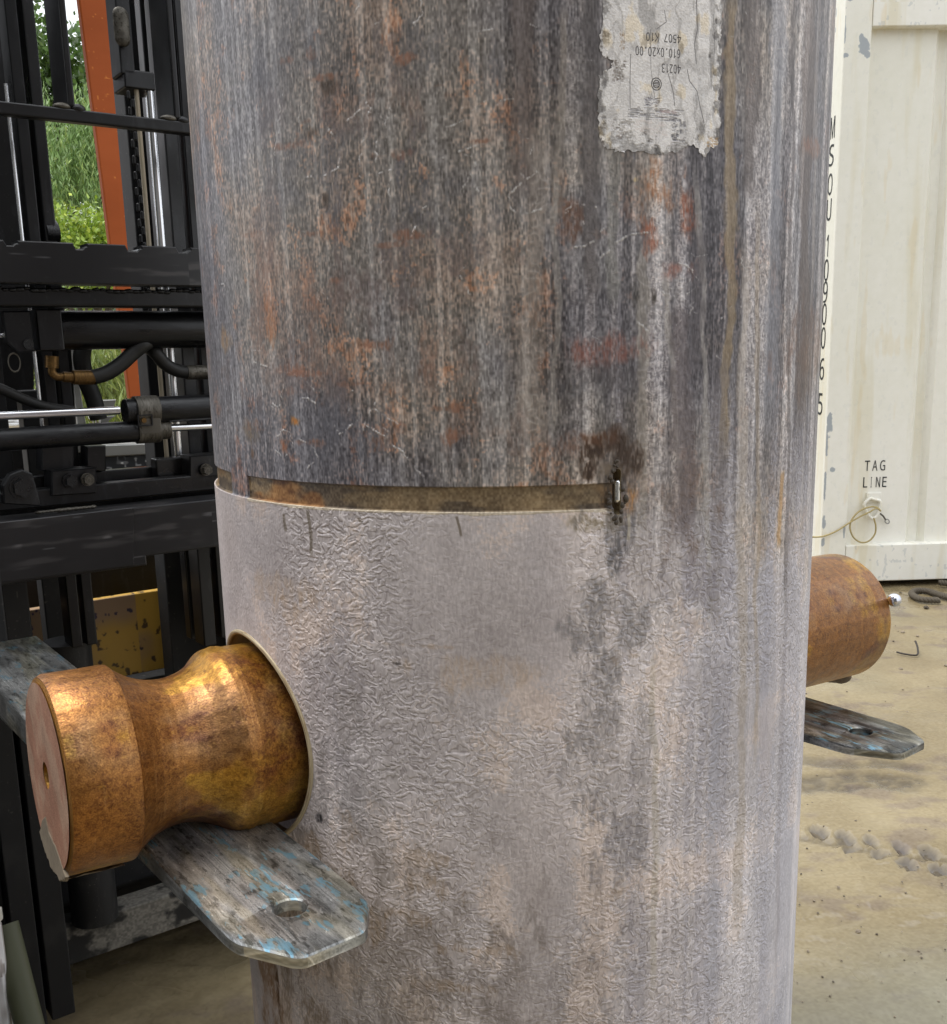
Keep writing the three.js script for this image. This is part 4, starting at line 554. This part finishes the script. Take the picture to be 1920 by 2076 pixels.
  { const z = -1.55; P('cowl_panel', plate([[180, 928], [322, 920], [324, 1010], [176, 1018]], z, 0.03), mCowl); P('cowl_edge', plate([[210, 902], [314, 898], [315, 921], [209, 927]], z + 0.01, 0.05, 0.003), mGreyMetal); P('cowl_panel', plate([[322, 700], [520, 690], [520, 1010], [322, 1010]], z - 0.02, 0.03), mBlack); P('cowl_panel', plate([[-120, 905], [182, 905], [182, 1018], [-120, 1018]], z - 0.02, 0.03), mBlack); P('bracket_sliver', plate([[153, 868], [182, 865], [184, 905], [172, 900], [170, 916], [156, 918]], z, 0.02), mGreyMetal); P('bracket_sliver', plate([[205, 845], [235, 843], [222, 852], [216, 865], [205, 866]], z, 0.02), mGreyMetal); P('bracket_sliver', plate([[139, 700], [149, 700], [175, 860], [158, 860]], z, 0.02), mGreyMetal); P('bracket_sliver', plate([[71, 705], [76, 712], [80, 748], [74, 748]], z, 0.02), mGreyMetal); P('bracket_sliver', plate([[208, 811], [236, 810], [230, 830], [206, 830]], z, 0.02), mGreyMetal); }  // narrow pale plates stand in for bright ground seen through the gaps
  { const z = -2.6; P('guard_pillar', plate([[128, -255], [208, -255], [303, 805], [263, 808]], z, 0.03, 0.004), mOrange); const yp = yAt(168, -255, z), xl = xAt(270, 800, z) - 1.05;
    P('guard_pillar', box(0.08, yp - 0.55, 0.05, xl, (yp + 0.55) / 2, z - 0.03, 0.006), mOrange); for (const x of [xAt(262, 420, -3.4), -0.56]) P('guard_pillar', box(0.06, yp - 0.55, 0.05, x, (yp + 0.55) / 2, -3.4, 0.006), mOrange); P('guard_roof', box(1.25, 0.06, 1.25, 0.02, yp + 0.02, -2.95, 0.01), mBlack); }
  P('gap_backing', plate([[-260, -300], [4, -300], [66, 480], [70, 840], [-260, 840]], -1.34, 0.02), mBlack); P('gap_backing', plate([[82, 690], [136, 690], [150, 850], [86, 850]], -1.34, 0.02), mBlack);  // black sheets added behind the mast to close its gaps
  for (const x of [-0.55, 0.6]) for (const z of [-1.75, -3.0]) { const g = new THREE.TorusGeometry(0.2, 0.11, 20, 40); g.scale(1, 1, 0.8); g.rotateY(Math.PI / 2); g.translate(x, 0.31, z); const w = P('wheel', g, mRubber); const rm = new THREE.CylinderGeometry(0.14, 0.14, 0.12, 24); rm.rotateZ(Math.PI / 2); rm.translate(x, 0.31, z); P('rim', rm, mYellow, w); }
  top(lift, 'forklift', 'black forklift front end with mast, hydraulic cylinders and two forks', 'forklift');
}

// ------------------------------------------------------------------ container
const font = await new FontLoader().loadAsync('fonts/droid/droid_sans_regular.typeface.json');
{
  const gA = onHeight(1800, 1191, 0), yaw = THREE.MathUtils.degToRad(1.5);
  const cont = new THREE.Group();
  // the near left edge: on the face through gA
  const fu = V(Math.cos(yaw), 0, -Math.sin(yaw)), fn = V(Math.sin(yaw), 0, Math.cos(yaw));
  const onFace = (px, py) => { const d = dirOf(px, py), t = gA.clone().sub(eye).dot(fn) / d.dot(fn); return eye.clone().addScaledVector(d, t); };
  const cor = onFace(1664, 1110); cor.y = 0; cont.position.copy(cor); cont.rotation.y = yaw; cont.updateMatrixWorld(); const ci = cont.matrixWorld.clone().invert();
  const F = (px, py) => onFace(px, py).applyMatrix4(ci);   // pixel on the front face -> local x,y
  const P = (n, g, m, l, parent = cont) => part(parent, n, g, m, l);
  const chips = []; for (const [px, py, rx, ry] of [[1752, 92, 12, 20], [1758, 110, 7, 9], [1745, 80, 4, 10], [1713, 60, 4, 40], [1714, 112, 7, 6], [1776, 10, 3, 14], [1774, 45, 3, 8], [1682, 860, 7, 26], [1676, 900, 4, 30], [1672, 990, 4, 36], [1670, 1060, 5, 16], [1688, 952, 5, 5], [1711, 1080, 3, 14], [1668, 1100, 5, 10], [1724, 0, 6, 3]]) { const a = F(px, py), b = F(px + rx, py - ry); chips.push([a.x, a.y, Math.abs(b.x - a.x), Math.abs(b.y - a.y)]); }
  const cream = (W, H, sx, sy, ox, oy, dirt, chipAmt, spots) => tex(W, H, (u, v, o) => { const x = ox + u * sx, y = oy + v * sy, n = fbm(x * 3 + 5, y * 1.6, 4), f = fbm(x * 40, y * 40, 3), stn = ss(0.56, 0.78, fbm(x * 14 + 3, y * 1.1, 4)) * dirt, rs = ss(0.7, 0.8, fbm(x * 22 + 13, y * 4, 3)) * dirt; let r = 230 + (n - 0.5) * 10 + (f - 0.5) * 6, g = 228 + (n - 0.5) * 10 + (f - 0.5) * 6, b = 217 + (n - 0.5) * 16 + (f - 0.5) * 8; r -= stn * 22; g -= stn * 30; b -= stn * 52; r -= rs * 8; g -= rs * 20; b -= rs * 40; let c = 0; if (chipAmt) { for (const [cx, cy, rx, ry] of chips) { const q = Math.hypot((x - cx) / rx, (y - cy) / ry); if (q < 2) c = Math.max(c, 1 - ss(0.8, 1.0, q + (fbm(x * 60, y * 60, 3) - 0.5) * 1.1)); } } const k = ss(0.7, 0.74, fbm(x * 50, y * 36, 3)) * (spots || 0.2); c = Math.max(c, k * 0.3); r += (160 - r) * c; g += (166 - g) * c; b += (170 - b) * c; o[0] = r; o[1] = g; o[2] = b; });
  const HT = F(1800, -130).y, xR = 2.44, y0 = 0.035, yS = F(1800, 1104).y, yH = F(1800, 53).y;   // total height, width, sill top, header underside
  const mk = (t, sx, sy, ox, oy) => { t.repeat.set(1 / sx, 1 / sy); t.offset.set(-ox / sx, -oy / sy); return mat({ map: t, roughness: 0.5 }); };
  const mPost = mk(cream(256, 1024, 0.26, HT, -0.02, 0, 0.25, 1), 0.26, HT, -0.02, 0), mPan = mk(cream(512, 1024, 1.3, 2.9, 0, 0, 0.3, 0), 1.3, 2.9, 0, 0), mRail = mk(cream(1024, 256, 2.5, 0.4, 0, 0, 0.5, 0, 1), 2.5, 0.4, 0, 0);
  const xp = F(1741, 600).x; // post width
  P('corner_post', box(xp, HT - 0.02, 0.18, xp / 2, (HT + 0.02) / 2 + 0.005, -0.09, 0.008), mPost);
  P('corner_post', box(xp, HT - 0.02, 0.12, xR - xp / 2, (HT + 0.02) / 2 + 0.005, -0.06, 0.008), mPost);
  P('bottom_rail', box(xR - 2 * xp - 0.002, yS - y0, 0.1, xR / 2, (yS + y0) / 2, -0.052, 0.006), mRail);
  P('top_rail', box(xR - 2 * xp - 0.002, HT - yH, 0.1, xR / 2, (HT + yH) / 2, -0.052, 0.006), mRail);
  for (const x of [0.08, xR - 0.08]) P('corner_foot', box(0.16, 0.036, 0.16, x, 0.018, -0.09), mPost);
  // corrugated panel: flat outer bands and set back troughs with sloping flanks
  { const prof = []; const xo = [F(1885, 500).x, F(1906, 500).x, F(1918, 500).x]; const pitch = 0.28; prof.push([xp, -0.05], [F(1882, 500).x, -0.05], [F(1893, 500).x, -0.088], [F(1912, 500).x, -0.088], [F(1922, 500).x, -0.05]); let x = F(1922, 500).x; while (x + 0.36 < xR - xp) { prof.push([x + 0.2, -0.05], [x + 0.225, -0.088], [x + 0.27, -0.088], [x + 0.295, -0.05]); x += 0.295; } prof.push([xR - xp, -0.05]);
    const sh = new THREE.Shape([...prof, ...prof.slice().reverse().map(([a, b]) => [a, b - 0.004])].map(([a, b]) => new THREE.Vector2(a, -b))); const g = new THREE.ExtrudeGeometry(sh, { depth: yH - yS + 0.02, bevelEnabled: false }); g.rotateX(-Math.PI / 2); g.translate(0, yS - 0.01, 0); const q = toCreasedNormals(g, 0.3); const p = q.attributes.position; for (let i = 0; i < p.count; i++) p.setZ(i, p.getZ(i)); P('wall_panel', boxUV(q), mPan); }
  // left side, receding
  { const prof = [[-0.18, 0.02]]; let z = -0.18; while (z > -5.6) { prof.push([z - 0.22, 0.02], [z - 0.25, 0.056], [z - 0.31, 0.056], [z - 0.34, 0.02]); z -= 0.34; } prof.push([-5.9, 0.02]);
    const sh = new THREE.Shape([...prof, ...prof.slice().reverse().map(([a, b]) => [a, b + 0.004])].map(([a, b]) => new THREE.Vector2(b, -a))); const g = new THREE.ExtrudeGeometry(sh, { depth: HT - 0.3, bevelEnabled: false }); g.rotateX(-Math.PI / 2); g.translate(0, 0.17, 0); P('side_panel', boxUV(toCreasedNormals(g, 0.3)), mPan);
    P('side_rail', box(0.08, 0.16, 5.8, 0.042, 0.115, -3.02), mRail); P('side_rail', box(0.08, HT - yH, 5.8, 0.042, (HT + yH) / 2, -3.02), mRail); P('roof', box(xR - 0.02, 0.03, 5.9, xR / 2, HT + 0.012, -3.02), mPan); P('floor', box(xR - 0.2, 0.1, 5.6, xR / 2, 0.14, -3.02), mBlackDirty); P('end_panel', box(xR - 0.04, HT - 0.2, 0.05, xR / 2, HT / 2 + 0.08, -5.9), mPan); P('side_panel', box(0.04, HT - 0.2, 5.7, xR - 0.03, HT / 2 + 0.08, -3.0), mPan); }
  // lettering
  const mInk = mat({ color: lin(0.02, 0.022, 0.025), roughness: 0.6 });
  const word = (t, px0, px1, py, hpx, n) => { const a = F(px0, py), b = F(px1, py), c = F(px0, py - hpx); const parts = []; const step = (b.x - a.x) / t.length; [...t].forEach((ch, i) => { const g = new TextGeometry(ch, { font, size: 1, depth: 0.001, curveSegments: 4, bevelEnabled: false }); g.computeBoundingBox(); const bb = g.boundingBox, hh = bb.max.y - bb.min.y, ww = bb.max.x - bb.min.x; g.translate(-bb.min.x, -bb.min.y, 0); g.scale(ch === 'I' ? step * 0.14 / ww : step * 0.66 / ww, (c.y - a.y) / hh, 1); g.translate(a.x + i * step + (ch === 'I' ? step * 0.3 : step * 0.1), a.y, -0.0492); parts.push(g); }); P('lettering', merge(parts), mInk, 'black stencilled words ' + n); };
  word('TAG', 1759, 1806, 957, 21, 'TAG'); word('LINE', 1756, 1808, 991, 21, 'LINE');
  { // number down the side face
    const parts = []; const list = [['M', 228], ['S', 285], ['O', 345], ['U', 398], ['1', 472], ['0', 522], ['9', 567], ['0', 613], ['0', 662], ['6', 726], ['5', 798]]; for (const [c, py] of list) { const g = new TextGeometry(c, { font, size: 1, depth: 0.001, curveSegments: 6, bevelEnabled: false }); g.computeBoundingBox(); const b = g.boundingBox, ya = F(1690, py).y, yb = F(1690, py + 45).y; g.translate(-(b.min.x + b.max.x) / 2, -b.min.y, 0); g.scale((c === '1' ? 0.025 : 0.06) / (b.max.x - b.min.x), (ya - yb) / (b.max.y - b.min.y), 1); g.rotateY(-Math.PI / 2); g.translate(-0.0004, yb, -0.095); parts.push(g); } P('lettering', merge(parts), mInk, 'black container number running down the side'); }
  // pad eye for the tag line
  { const a = F(1778, 1016), m = mPan; P('pad_plate', box(F(1788, 1016).x - F(1758, 1016).x, 0.05, 0.012, a.x, a.y + 0.012, -0.044, 0.002), m);
    const pts = [[1770, 1012], [1757, 1024], [1760, 1036], [1771, 1052], [1781, 1050], [1790, 1030], [1789, 1018], [1776, 1014]].map(([x, y]) => { const q = F(x, y); return V(q.x, q.y, -0.03); }); P('pad_ring', tubeG(pts, 0.008, 60, 10, true), m); }
  top(cont, 'shipping_container', 'cream white corrugated steel container with chipped paint standing on the mud', 'container');
  // the cord in its eye (things of their own)
  const cord = new THREE.Group(); cord.position.copy(cor); cord.rotation.y = yaw;
  const w = [[1640, 1088], [1664, 1087], [1690, 1078], [1722, 1058], [1745, 1045], [1760, 1038], [1775, 1030], [1785, 1036], [1776, 1028], [1758, 1028], [1738, 1038], [1724, 1056], [1722, 1072], [1730, 1090], [1745, 1099], [1760, 1096], [1772, 1082], [1774, 1066], [1770, 1050]].map(([x, y], i) => { const q = F(x, y); return V(q.x, q.y, i < 7 ? 0.012 : i < 9 ? 0.004 : 0.01); });
  const mCord = mat({ color: lin(0.36, 0.29, 0.13), roughness: 0.8 });
  part(cord, 'cord', tubeG(w, 0.0042, 160, 8), mCord);
  top(cord, 'tag_line_cord', 'thin khaki cord looped through the eye on the container', 'cord');
  const clip = new THREE.Group(); clip.position.copy(cor); clip.rotation.y = yaw; const c0 = F(1785, 1040), c1 = F(1800, 1055), c2 = F(1804, 1059);
  part(clip, 'shank', tubeG([V(c0.x, c0.y, -0.03), V((c0.x + c1.x) / 2 + 0.004, (c0.y + c1.y) / 2, -0.024), V(c1.x, c1.y, -0.03)], 0.0045, 16, 8), mOldSteel); const rg = new THREE.TorusGeometry(0.0115, 0.0032, 8, 20); rg.scale(0.85, 1.1, 1); rg.rotateZ(0.8); rg.translate(c2.x, c2.y, -0.032); part(clip, 'ring', rg, mGreyMetal);
  top(clip, 'snap_clip', 'small steel snap clip hanging below the lettering on the container', 'clip');
}

// ------------------------------------------------------------------ small things on the ground
{
  const ctr = [[1850, 1213], [1848, 1204], [1860, 1198], [1880, 1199], [1900, 1205], [1925, 1212], [1960, 1218], [2000, 1216], [2010, 1206], [1970, 1200], [1930, 1190], [1905, 1186]].map(([a, b], i) => { const p = onHeight(a, b, 0.014); p.y = 0.016 + (i > 9 ? 0.012 : 0); return p; });
  const pts2 = [[1905, 1218], [1870, 1216], [1850, 1211]].map(([a, b]) => { const p = onHeight(a, b, 0.014); p.y = 0.016; return p; });
  const cv = new THREE.CatmullRomCurve3([...pts2.slice(0, 2), ...ctr.slice(1)], false, 'centripetal'); const strands = [];
  for (let k = 0; k < 3; k++) { const q = [], n = 260; for (let i = 0; i <= n; i++) { const t = i / n, p = cv.getPointAt(t), tg = cv.getTangentAt(t), s = V(0, 1, 0).cross(tg).normalize(), a = t * 150 + k * 2.094; q.push(p.addScaledVector(s, Math.cos(a) * 0.0075).add(V(0, Math.sin(a) * 0.0075, 0))); } strands.push(new THREE.TubeGeometry(new THREE.CatmullRomCurve3(q), 420, 0.0085, 6)); }
  const m = new THREE.Mesh(merge(strands), mat({ color: lin(0.085, 0.07, 0.05), roughness: 0.85 })); top(m, 'rope_coil', 'loop of dark twisted rope lying on the mud by the container', 'rope');
  const w = [[1818, 1323], [1835, 1327], [1858, 1329], [1860, 1322], [1855, 1314]].map(([a, b], i) => { const p = onHeight(a, b, 0.006); p.y = i < 3 ? 0.008 : 0.008 + (i - 2) * 0.014; return p; });
  top(new THREE.Mesh(tubeG(w, 0.0038, 40, 8), mat({ color: lin(0.03, 0.024, 0.02), roughness: 0.7 })), 'bent_wire', 'short bent piece of dark wire on the mud', 'wire');
  // pebbles and clods
  const mSt = mat({ color: lin(0.16, 0.13, 0.095), roughness: 0.9 }), geo = [0, 1, 2].map((k) => { const g = new THREE.IcosahedronGeometry(1, 1), p = g.attributes.position; for (let i = 0; i < p.count; i++) { const n = 0.75 + 0.5 * vn(p.getX(i) * 2 + k * 9 + 20, p.getY(i) * 2 + p.getZ(i) * 3 + 20); p.setXYZ(i, p.getX(i) * n, p.getY(i) * n * 0.6, p.getZ(i) * n); } g.computeVertexNormals(); return g; });
  const spots = [[1878, 1232, 5], [1830, 1282, 4], [1826, 1357, 4], [1919, 1350, 4], [1860, 1290, 3], [1740, 1890, 5], [1700, 1800, 3]]; for (let i = 0; i < 150; i++) spots.push([R(1610, 1990), 1200 + 876 * Math.pow(rnd(), 1.3), R(0.8, 2.6)]);
  const im = new THREE.InstancedMesh(geo[0], mSt, spots.length), M = new THREE.Matrix4(), Q = new THREE.Quaternion(), cc = new THREE.Color();
  spots.forEach(([a, b, s], i) => { const p = onHeight(a, b, 0), d = p.distanceTo(eye), r = s / FOC * d; Q.setFromAxisAngle(V(0, 1, 0), R(0, 6)); M.compose(V(p.x, 0.002, p.z), Q, V(r, r, r)); im.setMatrixAt(i, M); const q = R(0.4, 1.7); im.setColorAt(i, cc.setRGB(q, q, q)); });
  im.name = 'pebbles'; im.userData = { kind: 'stuff', label: 'scattered small stones and clods on the wet mud', category: 'pebbles' }; scene.add(im); shade(im);
}
{ // white board and olive pipe in the lower left corner
  const z = -1.42, a = onDepth(12, 1850, z), b = onDepth(13, 2070, z), g = new THREE.Group();
  const H2 = a.y; g.position.set(a.x - 0.108, 0, z - 0.012);
  const c = tex(256, 512, (u, v, o) => { const s = vn(u * 34, v * 6 + 2 * vn(u * 8, v * 8)), k = ss(0.55, 0.8, s), n = fbm(u * 9, v * 14, 4); o[0] = 214 + n * 24 - k * 66; o[1] = 214 + n * 24 - k * 72; o[2] = 218 + n * 22 - k * 78; });
  c.repeat.set(4, 3); const mW = mat({ map: c, roughness: 0.6 });
  part(g, 'board', box(0.18, H2 - 0.026, 0.02, 0, (H2 - 0.026) / 2, 0), mW);
  part(g, 'cap_strip', box(0.184, 0.022, 0.026, 0, H2 - 0.013, 0.001), mat({ color: lin(0.62, 0.6, 0.55), roughness: 0.5 }));
  const hg = new THREE.CylinderGeometry(0.003, 0.003, 0.004, 12); hg.rotateX(Math.PI / 2); hg.translate(0.081, H2 - 0.014, 0.015); part(g, 'nail_head', hg, mBlack);
  top(g, 'white_board', 'scratched white board standing at the edge beside the mast', 'board');
  const p0 = onDepth(25, 1940, -1.46), p1 = onDepth(78, 2150, -1.40); const d = p1.clone().sub(p0).normalize(); const tb = p0.clone().addScaledVector(d, -0.05), bt = p0.clone().addScaledVector(d, (0.02 - p0.y) / d.y);
  const tg = new THREE.Group(); tg.position.set(bt.x, 0, bt.z); const og = rodG(tb.clone().sub(tg.position), bt.clone().sub(tg.position), 0.021, 0.021, 28); part(tg, 'tube', og, mat({ color: lin(0.075, 0.08, 0.045), roughness: 0.55 })); top(tg, 'olive_tube', 'leaning olive green tube behind the white board', 'tube');
}

{ // added unseen hall behind the camera, darkens the left ground and pipe front
  const g = new THREE.Group(); g.position.set(-4.2, 0, 4.2);
  const c = tex(256, 256, (u, v, o) => { const n = fbm(u * 8, v * 3, 4); o[0] = 92 + n * 30; o[1] = 92 + n * 30; o[2] = 90 + n * 28; }), m = mat({ map: c, roughness: 0.8 });
  part(g, 'wall', box(13, 6, 0.3, 0, 3, 0, 0.02), m); part(g, 'wall', box(0.3, 6, 6, 6.35, 3, 3.16, 0.02), m); part(g, 'wall', box(0.3, 6, 6, -6.35, 3, 3.16, 0.02), m); part(g, 'roof', box(13.4, 0.2, 7, 0, 6.11, 3, 0.02), mBlack);
  const d = part(g, 'sliding_door', box(4, 4.2, 0.1, -1, 2.12, -0.22, 0.01), mat({ color: lin(0.05, 0.06, 0.07), roughness: 0.6 })); part(d, 'handle', box(0.05, 0.4, 0.06, 0.7, 1.1, -0.31), mGreyMetal);
  top(g, 'added_hall', 'added unseen grey hall that keeps light off the pipe front and left ground', 'added_building');
}
{ // added unseen steel box left of the frame, keeps light off the ground
  const g = new THREE.Group(); g.position.set(-1.52, 0, -1.0);
  part(g, 'body', box(1.36, 1.0, 1.25, 0, 0.53, 0, 0.02), mBlackDirty); part(g, 'lid', box(1.4, 0.06, 1.29, 0, 1.062, 0, 0.015), mBlackWorn); for (const x of [-0.5, 0.5]) part(g, 'skid', box(0.1, 0.03, 1.2, x, 0.015, 0), mOldSteel); part(g, 'hasp', box(0.06, 0.14, 0.02, 0.2, 0.96, 0.637), mGreyMetal);
  top(g, 'added_box', 'added unseen black steel box that blocks light from the left', 'added box');
}
// ------------------------------------------------------------------ greenery beyond the truck
{
  const leafG = (l, w) => { const g = new THREE.BufferGeometry(); g.setAttribute('position', new THREE.Float32BufferAttribute([0, 0, 0, -w / 2, l * 0.45, l * 0.06, w / 2, l * 0.45, l * 0.06, 0, l, -l * 0.05], 3)); g.setAttribute('uv', new THREE.Float32BufferAttribute([0.5, 0, 0, 0.5, 1, 0.5, 0.5, 1], 2)); g.setIndex([0, 2, 1, 1, 2, 3]); g.computeVertexNormals(); return g; };
  const leafM = (r, g, b) => mat({ color: lin(r, g, b), roughness: 0.6, side: THREE.DoubleSide, transmission: 0.35, thickness: 0 });
  const mTrunk = mat({ color: lin(0.06, 0.045, 0.03), roughness: 0.9 });
  const plant = (name, label, base, height, lobes, leaf, m, count, up, tints, group) => {
    const g = new THREE.Group(); g.position.copy(base); const tr = [];
    tr.push(rodG(V(0, 0, 0), V(0.05, height * 0.45, 0), height * 0.02 + 0.015, height * 0.012, 10));
    for (const [x, y, z] of lobes) tr.push(tubeG([V(0.03, height * 0.2, 0), V(x * 0.4, y * 0.6, z * 0.4), V(x, y, z)], 0.012 + height * 0.003, 10, 6));
    part(g, 'trunk', merge(tr), mTrunk);
    const im = new THREE.InstancedMesh(leaf, m, count), M = new THREE.Matrix4(), Q = new THREE.Quaternion(), c = new THREE.Color();
    const tw = []; for (let i = 0; i < count / 26; i++) { const L = lobes[Math.floor(rnd() * lobes.length)], a = R(0, 6.283), ph = Math.acos(R(-1, 1)), q = Math.pow(rnd(), 0.45); tw.push(V(L[0] + Math.sin(ph) * Math.cos(a) * L[3] * q, Math.max(0.05, L[1] + Math.cos(ph) * L[4] * q), L[2] + Math.sin(ph) * Math.sin(a) * L[3] * q)); }
    for (let i = 0; i < count; i++) { const t = tw[i % tw.length], s = R(0.7, 1.3), f = Math.floor(i / tw.length) / 26, dx = up ? (hsh(i % tw.length, 3) - 0.5) * 0.25 : 0; const p = up ? V(t.x + dx * f + R(-0.03, 0.03), t.y + f * 0.5, t.z + R(-0.03, 0.03)) : V(t.x + R(-0.16, 0.16), t.y + R(-0.12, 0.12), t.z + R(-0.16, 0.16)); Q.setFromEuler(new THREE.Euler(up ? R(-0.8, 0.8) : R(-1.6, 1.6), R(0, 6.28), up ? R(-0.7, 0.7) : R(-1.6, 1.6))); M.compose(p, Q, V(s, s, s)); im.setMatrixAt(i, M); const q = tints[0] + (tints[1] - tints[0]) * rnd(), yv = rnd() < 0.15 ? 1.35 : 1; im.setColorAt(i, c.setRGB(q * yv, q * (yv > 1 ? 1.15 : 1), q)); }
    im.name = 'crown'; im.userData.kind = 'stuff'; g.add(im); top(g, name, label, 'plant', group);
  };
  const at = (px, py, d) => { const q = dirOf(px, py); q.y = 0; q.normalize(); const p = eye.clone().addScaledVector(q, d); p.y = 0; return p; };
  const hAt = (px, py, d) => { const q = dirOf(px, py), k = d / Math.hypot(q.x, q.z); return EYE + q.y * k; };
  // tall dark tree
  { const d = 15, yb = hAt(130, 250, d), yt = hAt(130, -260, d), H3 = yt; plant('leafy_tree', 'tall dark green tree behind the orange pillar', at(95, 300, d), H3, [[-0.5, yb + 0.3, 0, 0.9, 0.6], [0.3, yb + 0.55, 0.3, 0.6, 0.6], [-0.45, yb + 1.5, 0.1, 0.62, 0.9], [-1.0, yb + 2.6, 0, 0.9, 1], [0.5, yb + 0.2, 0.1, 0.8, 0.6], [-0.7, yb - 0.4, 0.2, 1.0, 0.8], [0.4, yb - 0.5, 0, 0.9, 0.8], [1.5, yb - 0.4, 0.3, 1.0, 0.9]], leafG(0.1, 0.06), leafM(0.1, 0.19, 0.03), 13000, false, [0.5, 1.4]); }
  { const d = 17; plant('leafy_tree', 'dense tree with dark foliage further back behind the truck', at(190, 300, d), hAt(190, 120, d), [[0, hAt(0, 250, d), 0, 1.5, 1.1], [1.3, hAt(0, 240, d), 0, 1.3, 1], [-1.5, hAt(0, 200, d), 0, 1.4, 1.2], [0.4, hAt(0, 520, d), 0, 1.6, 1.2], [-1.2, hAt(0, 520, d), 0, 1.4, 1.2]], leafG(0.15, 0.09), leafM(0.06, 0.13, 0.022), 8000, false, [0.5, 1.3]); }
  // pale willow-like shrub and low yellow green shrubs
  { const d = 10.5; const y = (py) => hAt(150, py, d); plant('willow_shrub', 'pale green shrub with slender upright shoots', at(160, 400, d), y(280), [[-0.1, y(350), 0, 0.35, 0.28], [0.25, y(330), 0, 0.3, 0.25], [0, y(430), 0.1, 0.45, 0.4], [0.35, y(450), 0, 0.4, 0.4], [-0.3, y(450), 0, 0.35, 0.4], [0.1, y(560), 0, 0.5, 0.5]], leafG(0.07, 0.014), leafM(0.25, 0.38, 0.13), 12000, true, [0.7, 1.4]); }
  { const d = 9; const y = (py) => hAt(200, py, d); plant('low_shrub', 'bright yellow green shrub below the pale shoots', at(175, 500, d), y(450), [[-0.15, y(490), 0, 0.3, 0.22], [0.2, y(480), 0, 0.3, 0.2], [0.05, y(540), 0, 0.5, 0.3], [0.5, y(520), 0, 0.4, 0.25]], leafG(0.045, 0.027), leafM(0.3, 0.42, 0.05), 7000, false, [0.6, 1.4]); }
  { const d = 8; const y = (py) => hAt(240, py, d); plant('low_shrub', 'small yellow green bush showing between the hoses', at(235, 740, d), y(680), [[0, y(720), 0, 0.3, 0.2], [0.3, y(710), 0, 0.25, 0.2], [-0.25, y(710), 0, 0.25, 0.2], [0.05, y(800), 0, 0.4, 0.3]], leafG(0.05, 0.03), leafM(0.3, 0.4, 0.06), 3200, false, [0.6, 1.4]); }
  { const d = 7.4; const y = (py) => hAt(240, py, d); plant('weed_clump', 'grassy weeds under the small bush between the hoses', at(245, 780, d), y(760), [[0, y(860), 0, 0.35, 0.2], [0.35, y(860), 0, 0.3, 0.2], [-0.3, y(860), 0, 0.3, 0.2]], leafG(0.12, 0.012), leafM(0.26, 0.33, 0.09), 2600, true, [0.5, 1.3]); }
  { // the wood that closes the yard at the back
    const n = 26000, im = new THREE.InstancedMesh(leafG(0.34, 0.22), leafM(0.07, 0.14, 0.03), n), M = new THREE.Matrix4(), Q = new THREE.Quaternion(), c = new THREE.Color();
    for (let i = 0; i < n; i++) { const x = R(-26, 26), hh = 2.2 + 2.6 * fbm(x * 0.35 + 40, 3, 3), y = hh * Math.pow(rnd(), 0.7); Q.setFromEuler(new THREE.Euler(R(-1.6, 1.6), R(0, 6.28), R(-1.6, 1.6))); const k = R(0.6, 1.3); M.compose(V(x, y, -23 + R(-1.2, 1.2) + 0.004 * x * x), Q, V(k, k, k)); im.setMatrixAt(i, M); const q = R(0.5, 1.4); im.setColorAt(i, c.setRGB(q, q, q)); }
    im.name = 'far_wood'; im.userData = { kind: 'stuff', label: 'dense green wood along the back of the yard', category: 'wood' }; scene.add(im); shade(im);
  }
  // more growth along the edge of the yard, seen only from further to the side
  for (const [px, d, h, lb] of [[-260, 13, 3.2, 'small broad tree off to the near side of the forklift'], [420, 14, 3.4, 'broad green tree hidden straight behind the mast'], [760, 16, 4, 'broad green tree hidden straight behind the pipe']]) plant('leafy_tree', lb, at(px, 500, d), h, [[0, h * 0.6, 0, 1.2, 0.9], [0.9, h * 0.5, 0, 1, 0.8], [-0.9, h * 0.5, 0, 1, 0.8], [0, h * 0.9, 0, 0.8, 0.6]], leafG(0.14, 0.08), leafM(0.06, 0.12, 0.025), 3500, false, [0.5, 1.3], 'trees at the edge of the yard');
}

renderer.render(scene, camera);
